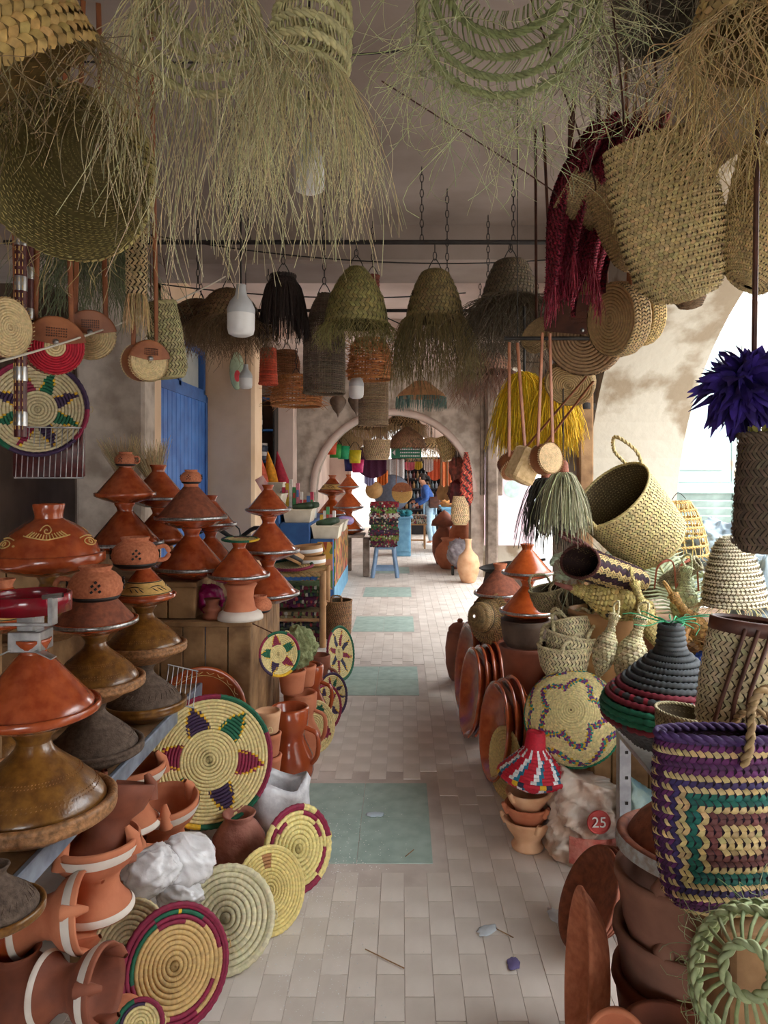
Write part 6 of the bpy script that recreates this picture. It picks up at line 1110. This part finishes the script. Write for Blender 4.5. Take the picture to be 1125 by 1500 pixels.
roundbag(589, 722, 14.5, .2, .08, (-.1, -1, 0), 'tan half-moon bag hanging near the far shelves', (214, 170, 100))
# dark shelves with rows of bottles at the end
ds = thing('bottle_shelf', 'dark shelving with rows of bottles at the passage end', 'shelf', (.42, 18.9, 0)); dk = mat('black_shelf', (44, 42, 48), .6)
part('back_panel', [box((0, .2, 1.0), (1.3, .03, 2.0))], dk, ds, False)
for k in range(6): part('board', [bbox((0, 0, .4 + .26 * k), (1.3, .36, .03), .004)], dk, ds, False)
for x in (-.65, .65): part('side_board', [bbox((x, 0, .98), (.03, .36, 1.96), .004)], dk, ds, False)
bm = [mb_mesh('bottle', [lathe([(0, 0), (.035, 0), (.035, .1), (.012, .14), (.012, .18), (0, .18)], 10, np.array(lin(c)))], paint) for c in ((170, 170, 180), (110, 130, 140), (190, 150, 100), (120, 60, 60))]
for k in range(6):
    for q in range(13):
        o = link(bpy.data.objects.new('bottle', bm[(k * 5 + q * 3) % 4])); o.location = (.42 - .58 + q * .096, 18.85, .4 + .26 * k + .016); tag(o, 'small %s bottle on the %s dark shelf board' % (('silver', 'grey-blue', 'tan', 'dark red')[(k * 5 + q * 3) % 4], ('lowest', 'second', 'third', 'fourth', 'fifth', 'topmost')[k]), 'bottle', 'bottles on the dark shelving')
# timber posts and poster at the right
po = thing('timber_post', 'weathered grey timber post in the right opening', 'post', (.98, 8.0, 0)); part('shaft', [bbox((0, 0, 1.53), (.13, .13, 3.06), .02)], wood_g, po, False)
for k, (x, w_) in enumerate(((-.1, .05), (.09, .06))): part('side_plank', [bbox((x, .02, 2.2), (w_, .05, 1.7), .01)], wood_g, po, False)
po2 = thing('timber_post', 'tan timber batten at the near right pier', 'post', (1.17, 4.7, 0)); part('shaft', [bbox((0, 0, 1.53), (.09, .09, 3.06), .01)], wood, po2, False); part('wire_tie', [lathe([(.068, 2.0), (.07, 2.02), (.068, 2.04)], 4)], darkmetal, po2)
pz = thing('poster', 'pale pink poster board in the right opening', 'poster', (1.62, 11.1, 0)); part('board', [bbox((0, 0, 1.2), (.75, .03, 1.4), .004)], mat('pale_pink_board', (240, 214, 222), .7, (232, 204, 212), 4), pz, False)
for k, ch in enumerate('TERRA'):
    o = part('letter', text_mesh(ch, .075, blackpaint), None, pz); o.location = (-.24, -.02, 1.55 - .14 * k); o.rotation_euler = (math.pi / 2, 0, 0)
part('round_logo', [lathe([(0, 0), (.13, 0)], 32)], mat('mint_disc', (200, 226, 216), .7), pz).location = (.05, -.02, 1.35); pz.children[-1].rotation_euler = (math.pi / 2, 0, 0)
for x in (-.3, .3): part('leg', [bbox((x, .03, .27), (.04, .03, .54), .003)], wood_g, pz, False)
# ---------------------------------------------------------------- the bending shopper
def skin(name, pts, edges, rad, m, parent, sub=2):
    me = bpy.data.meshes.new(name); me.from_pydata(pts, edges, []); o = link(bpy.data.objects.new(name, me), parent); o.modifiers.new('skin', 'SKIN'); 
    for v, r in zip(me.skin_vertices[0].data, rad): v.radius = r if isinstance(r, tuple) else (r, r)
    me.skin_vertices[0].data[0].use_root = True; s_ = o.modifiers.new('sub', 'SUBSURF'); s_.levels = sub; s_.render_levels = sub
    dg = bpy.context.evaluated_depsgraph_get(); m2 = bpy.data.meshes.new_from_object(o.evaluated_get(dg)); o.modifiers.clear(); o.data = m2; m2.materials.clear(); m2.materials.append(m)
    m2.polygons.foreach_set('use_smooth', np.ones(len(m2.polygons), bool)); return o
skinm = mat('skin', (206, 150, 118), .6, (190, 134, 104), 20); denim = mat('denim_jacket', (60, 100, 170), .85, (44, 78, 144), 20, bump=.2); jeans = mat('pale_jeans', (176, 204, 222), .85, (156, 186, 208), 20, bump=.2); hairm = mat('dark_hair', (48, 34, 28), .6, (30, 22, 18), 60, bump=.4)
pe = thing('person', 'shopper in blue denim jacket and pale jeans bending over the stall', 'person', (.62, 16.2, 0), euler(0, 0, 0))
# facing left (-x), upper body leaning forward
pel, ch_, nk, hd = (.0, 0, .88), (-.07, 0, 1.14), (-.14, 0, 1.36), (-.21, 0, 1.47)
LL = [(.0, -.1, .84), (-.03, -.11, .46), (.03, -.11, .09), (-.1, -.11, .035)]; RL = [(.02, .1, .84), (.06, .11, .46), (.14, .11, .09), (.02, .11, .035)]
LA = [(-.1, -.19, 1.3), (-.06, -.24, 1.03), (-.26, -.2, .9), (-.33, -.18, .88)]; RA = [(-.1, .19, 1.3), (-.12, .24, 1.04), (-.33, .2, .95), (-.4, .18, .94)]
pts = [pel, ch_, nk, hd] + LL + RL + LA + RA; ed = [(0, 1), (1, 2), (2, 3)] + [(0, 4), (4, 5), (5, 6), (6, 7), (0, 8), (8, 9), (9, 10), (10, 11), (1, 12), (12, 13), (13, 14), (14, 15), (1, 16), (16, 17), (17, 18), (18, 19)]
body = skin('body', pts, ed, [(.12, .14), (.12, .15), .05, .085, .08, .06, .04, .035, .08, .06, .04, .035, .055, .042, .034, .03, .055, .042, .034, .03], skinm, pe)
for s_, H_ in ((-1, LA[3]), (1, RA[3])):
    for k in range(5):
        oy = (k - 2) * .016; b_ = Vector(H_) + Vector((-.01, oy, 0)); L_ = (.055, .075, .08, .074, .058)[k]
        e_ = b_ + (Vector((-L_ * .6, oy * .4, -L_ * .3)) if k else Vector((-.01, -s_ * .04, -.01))); part('finger', [tubes(np.array([tuple(b_), tuple(b_.lerp(e_, .5)), tuple(e_ + Vector((0, 0, -.02)))]), .008, 6, taper=[1, .95, .7])], skinm, body)
skin('jacket', [(.01, 0, .86), ch_, (-.12, 0, 1.31)] + LA[:3] + RA[:3], [(0, 1), (1, 2), (1, 3), (3, 4), (4, 5), (1, 6), (6, 7), (7, 8)], [(.155, .175), (.15, .19), (.08, .1), .075, .06, .048, .075, .06, .048], denim, pe)
skin('jeans', [(0, 0, .86)] + LL[:3] + RL[:3], [(0, 1), (1, 2), (2, 3), (0, 4), (4, 5), (5, 6)], [(.14, .16), .098, .075, .055, .098, .075, .055], jeans, pe)
for L_ in (LL, RL): part('shoe', [lathe([(0, -.03), (.045, -.03), (.05, -.01), (.04, .03), (.02, .045), (0, .05)], 16, ax=2.4)], white_pl, pe).location = (L_[3][0] + .04, L_[3][1], .032)
hh = part('hair', [crumple(18, .105, 7, None, 1, .95, 1.05, .1)], hairm, pe); hh.location = (hd[0] + .045, 0, hd[2] + .03); part('ponytail', [tubes(curve([(hd[0] + .1, 0, hd[2] + .06), (hd[0] + .2, 0, hd[2]), (hd[0] + .22, .0, hd[2] - .14)], 10), .04, 8, taper=np.linspace(1, .4, 10))], hairm, hh).location = (-hd[0] - .045, 0, -hd[2] - .03)
part('nose', [lathe([(.018, 0), (.012, .02), (0, .028)], 10)], skinm, body).location = (hd[0] - .085, 0, hd[2] - .02); body.children[-1].rotation_euler = (0, -1.57, 0)
for s_ in (-1, 1): part('eye', [lathe([(0, -.01), (.011, 0), (0, .01)], 10)], blackpaint, body).location = (hd[0] - .078, s_ * .034, hd[2] + .008); part('ear', [lathe([(0, -.03), (.014, -.01), (.016, .015), (0, .03)], 10)], skinm, body).location = (hd[0], s_ * .088, hd[2])
part('mouth', [rod((hd[0] - .08, -.022, hd[2] - .045), (hd[0] - .08, .022, hd[2] - .045), .005, 6)], mat('lips', (170, 90, 84), .5), body)
part('shoulder_bag', [bbox((.1, -.2, .95), (.26, .1, .24), .04)], leather_d, pe, False); part('bag_strap', [tubes(curve([(.0, -.18, 1.05), (-.08, -.12, 1.38), (.05, .12, 1.3), (.18, -.1, 1.05)], 16), .012, 6, flat=.3)], leather_d, pe)
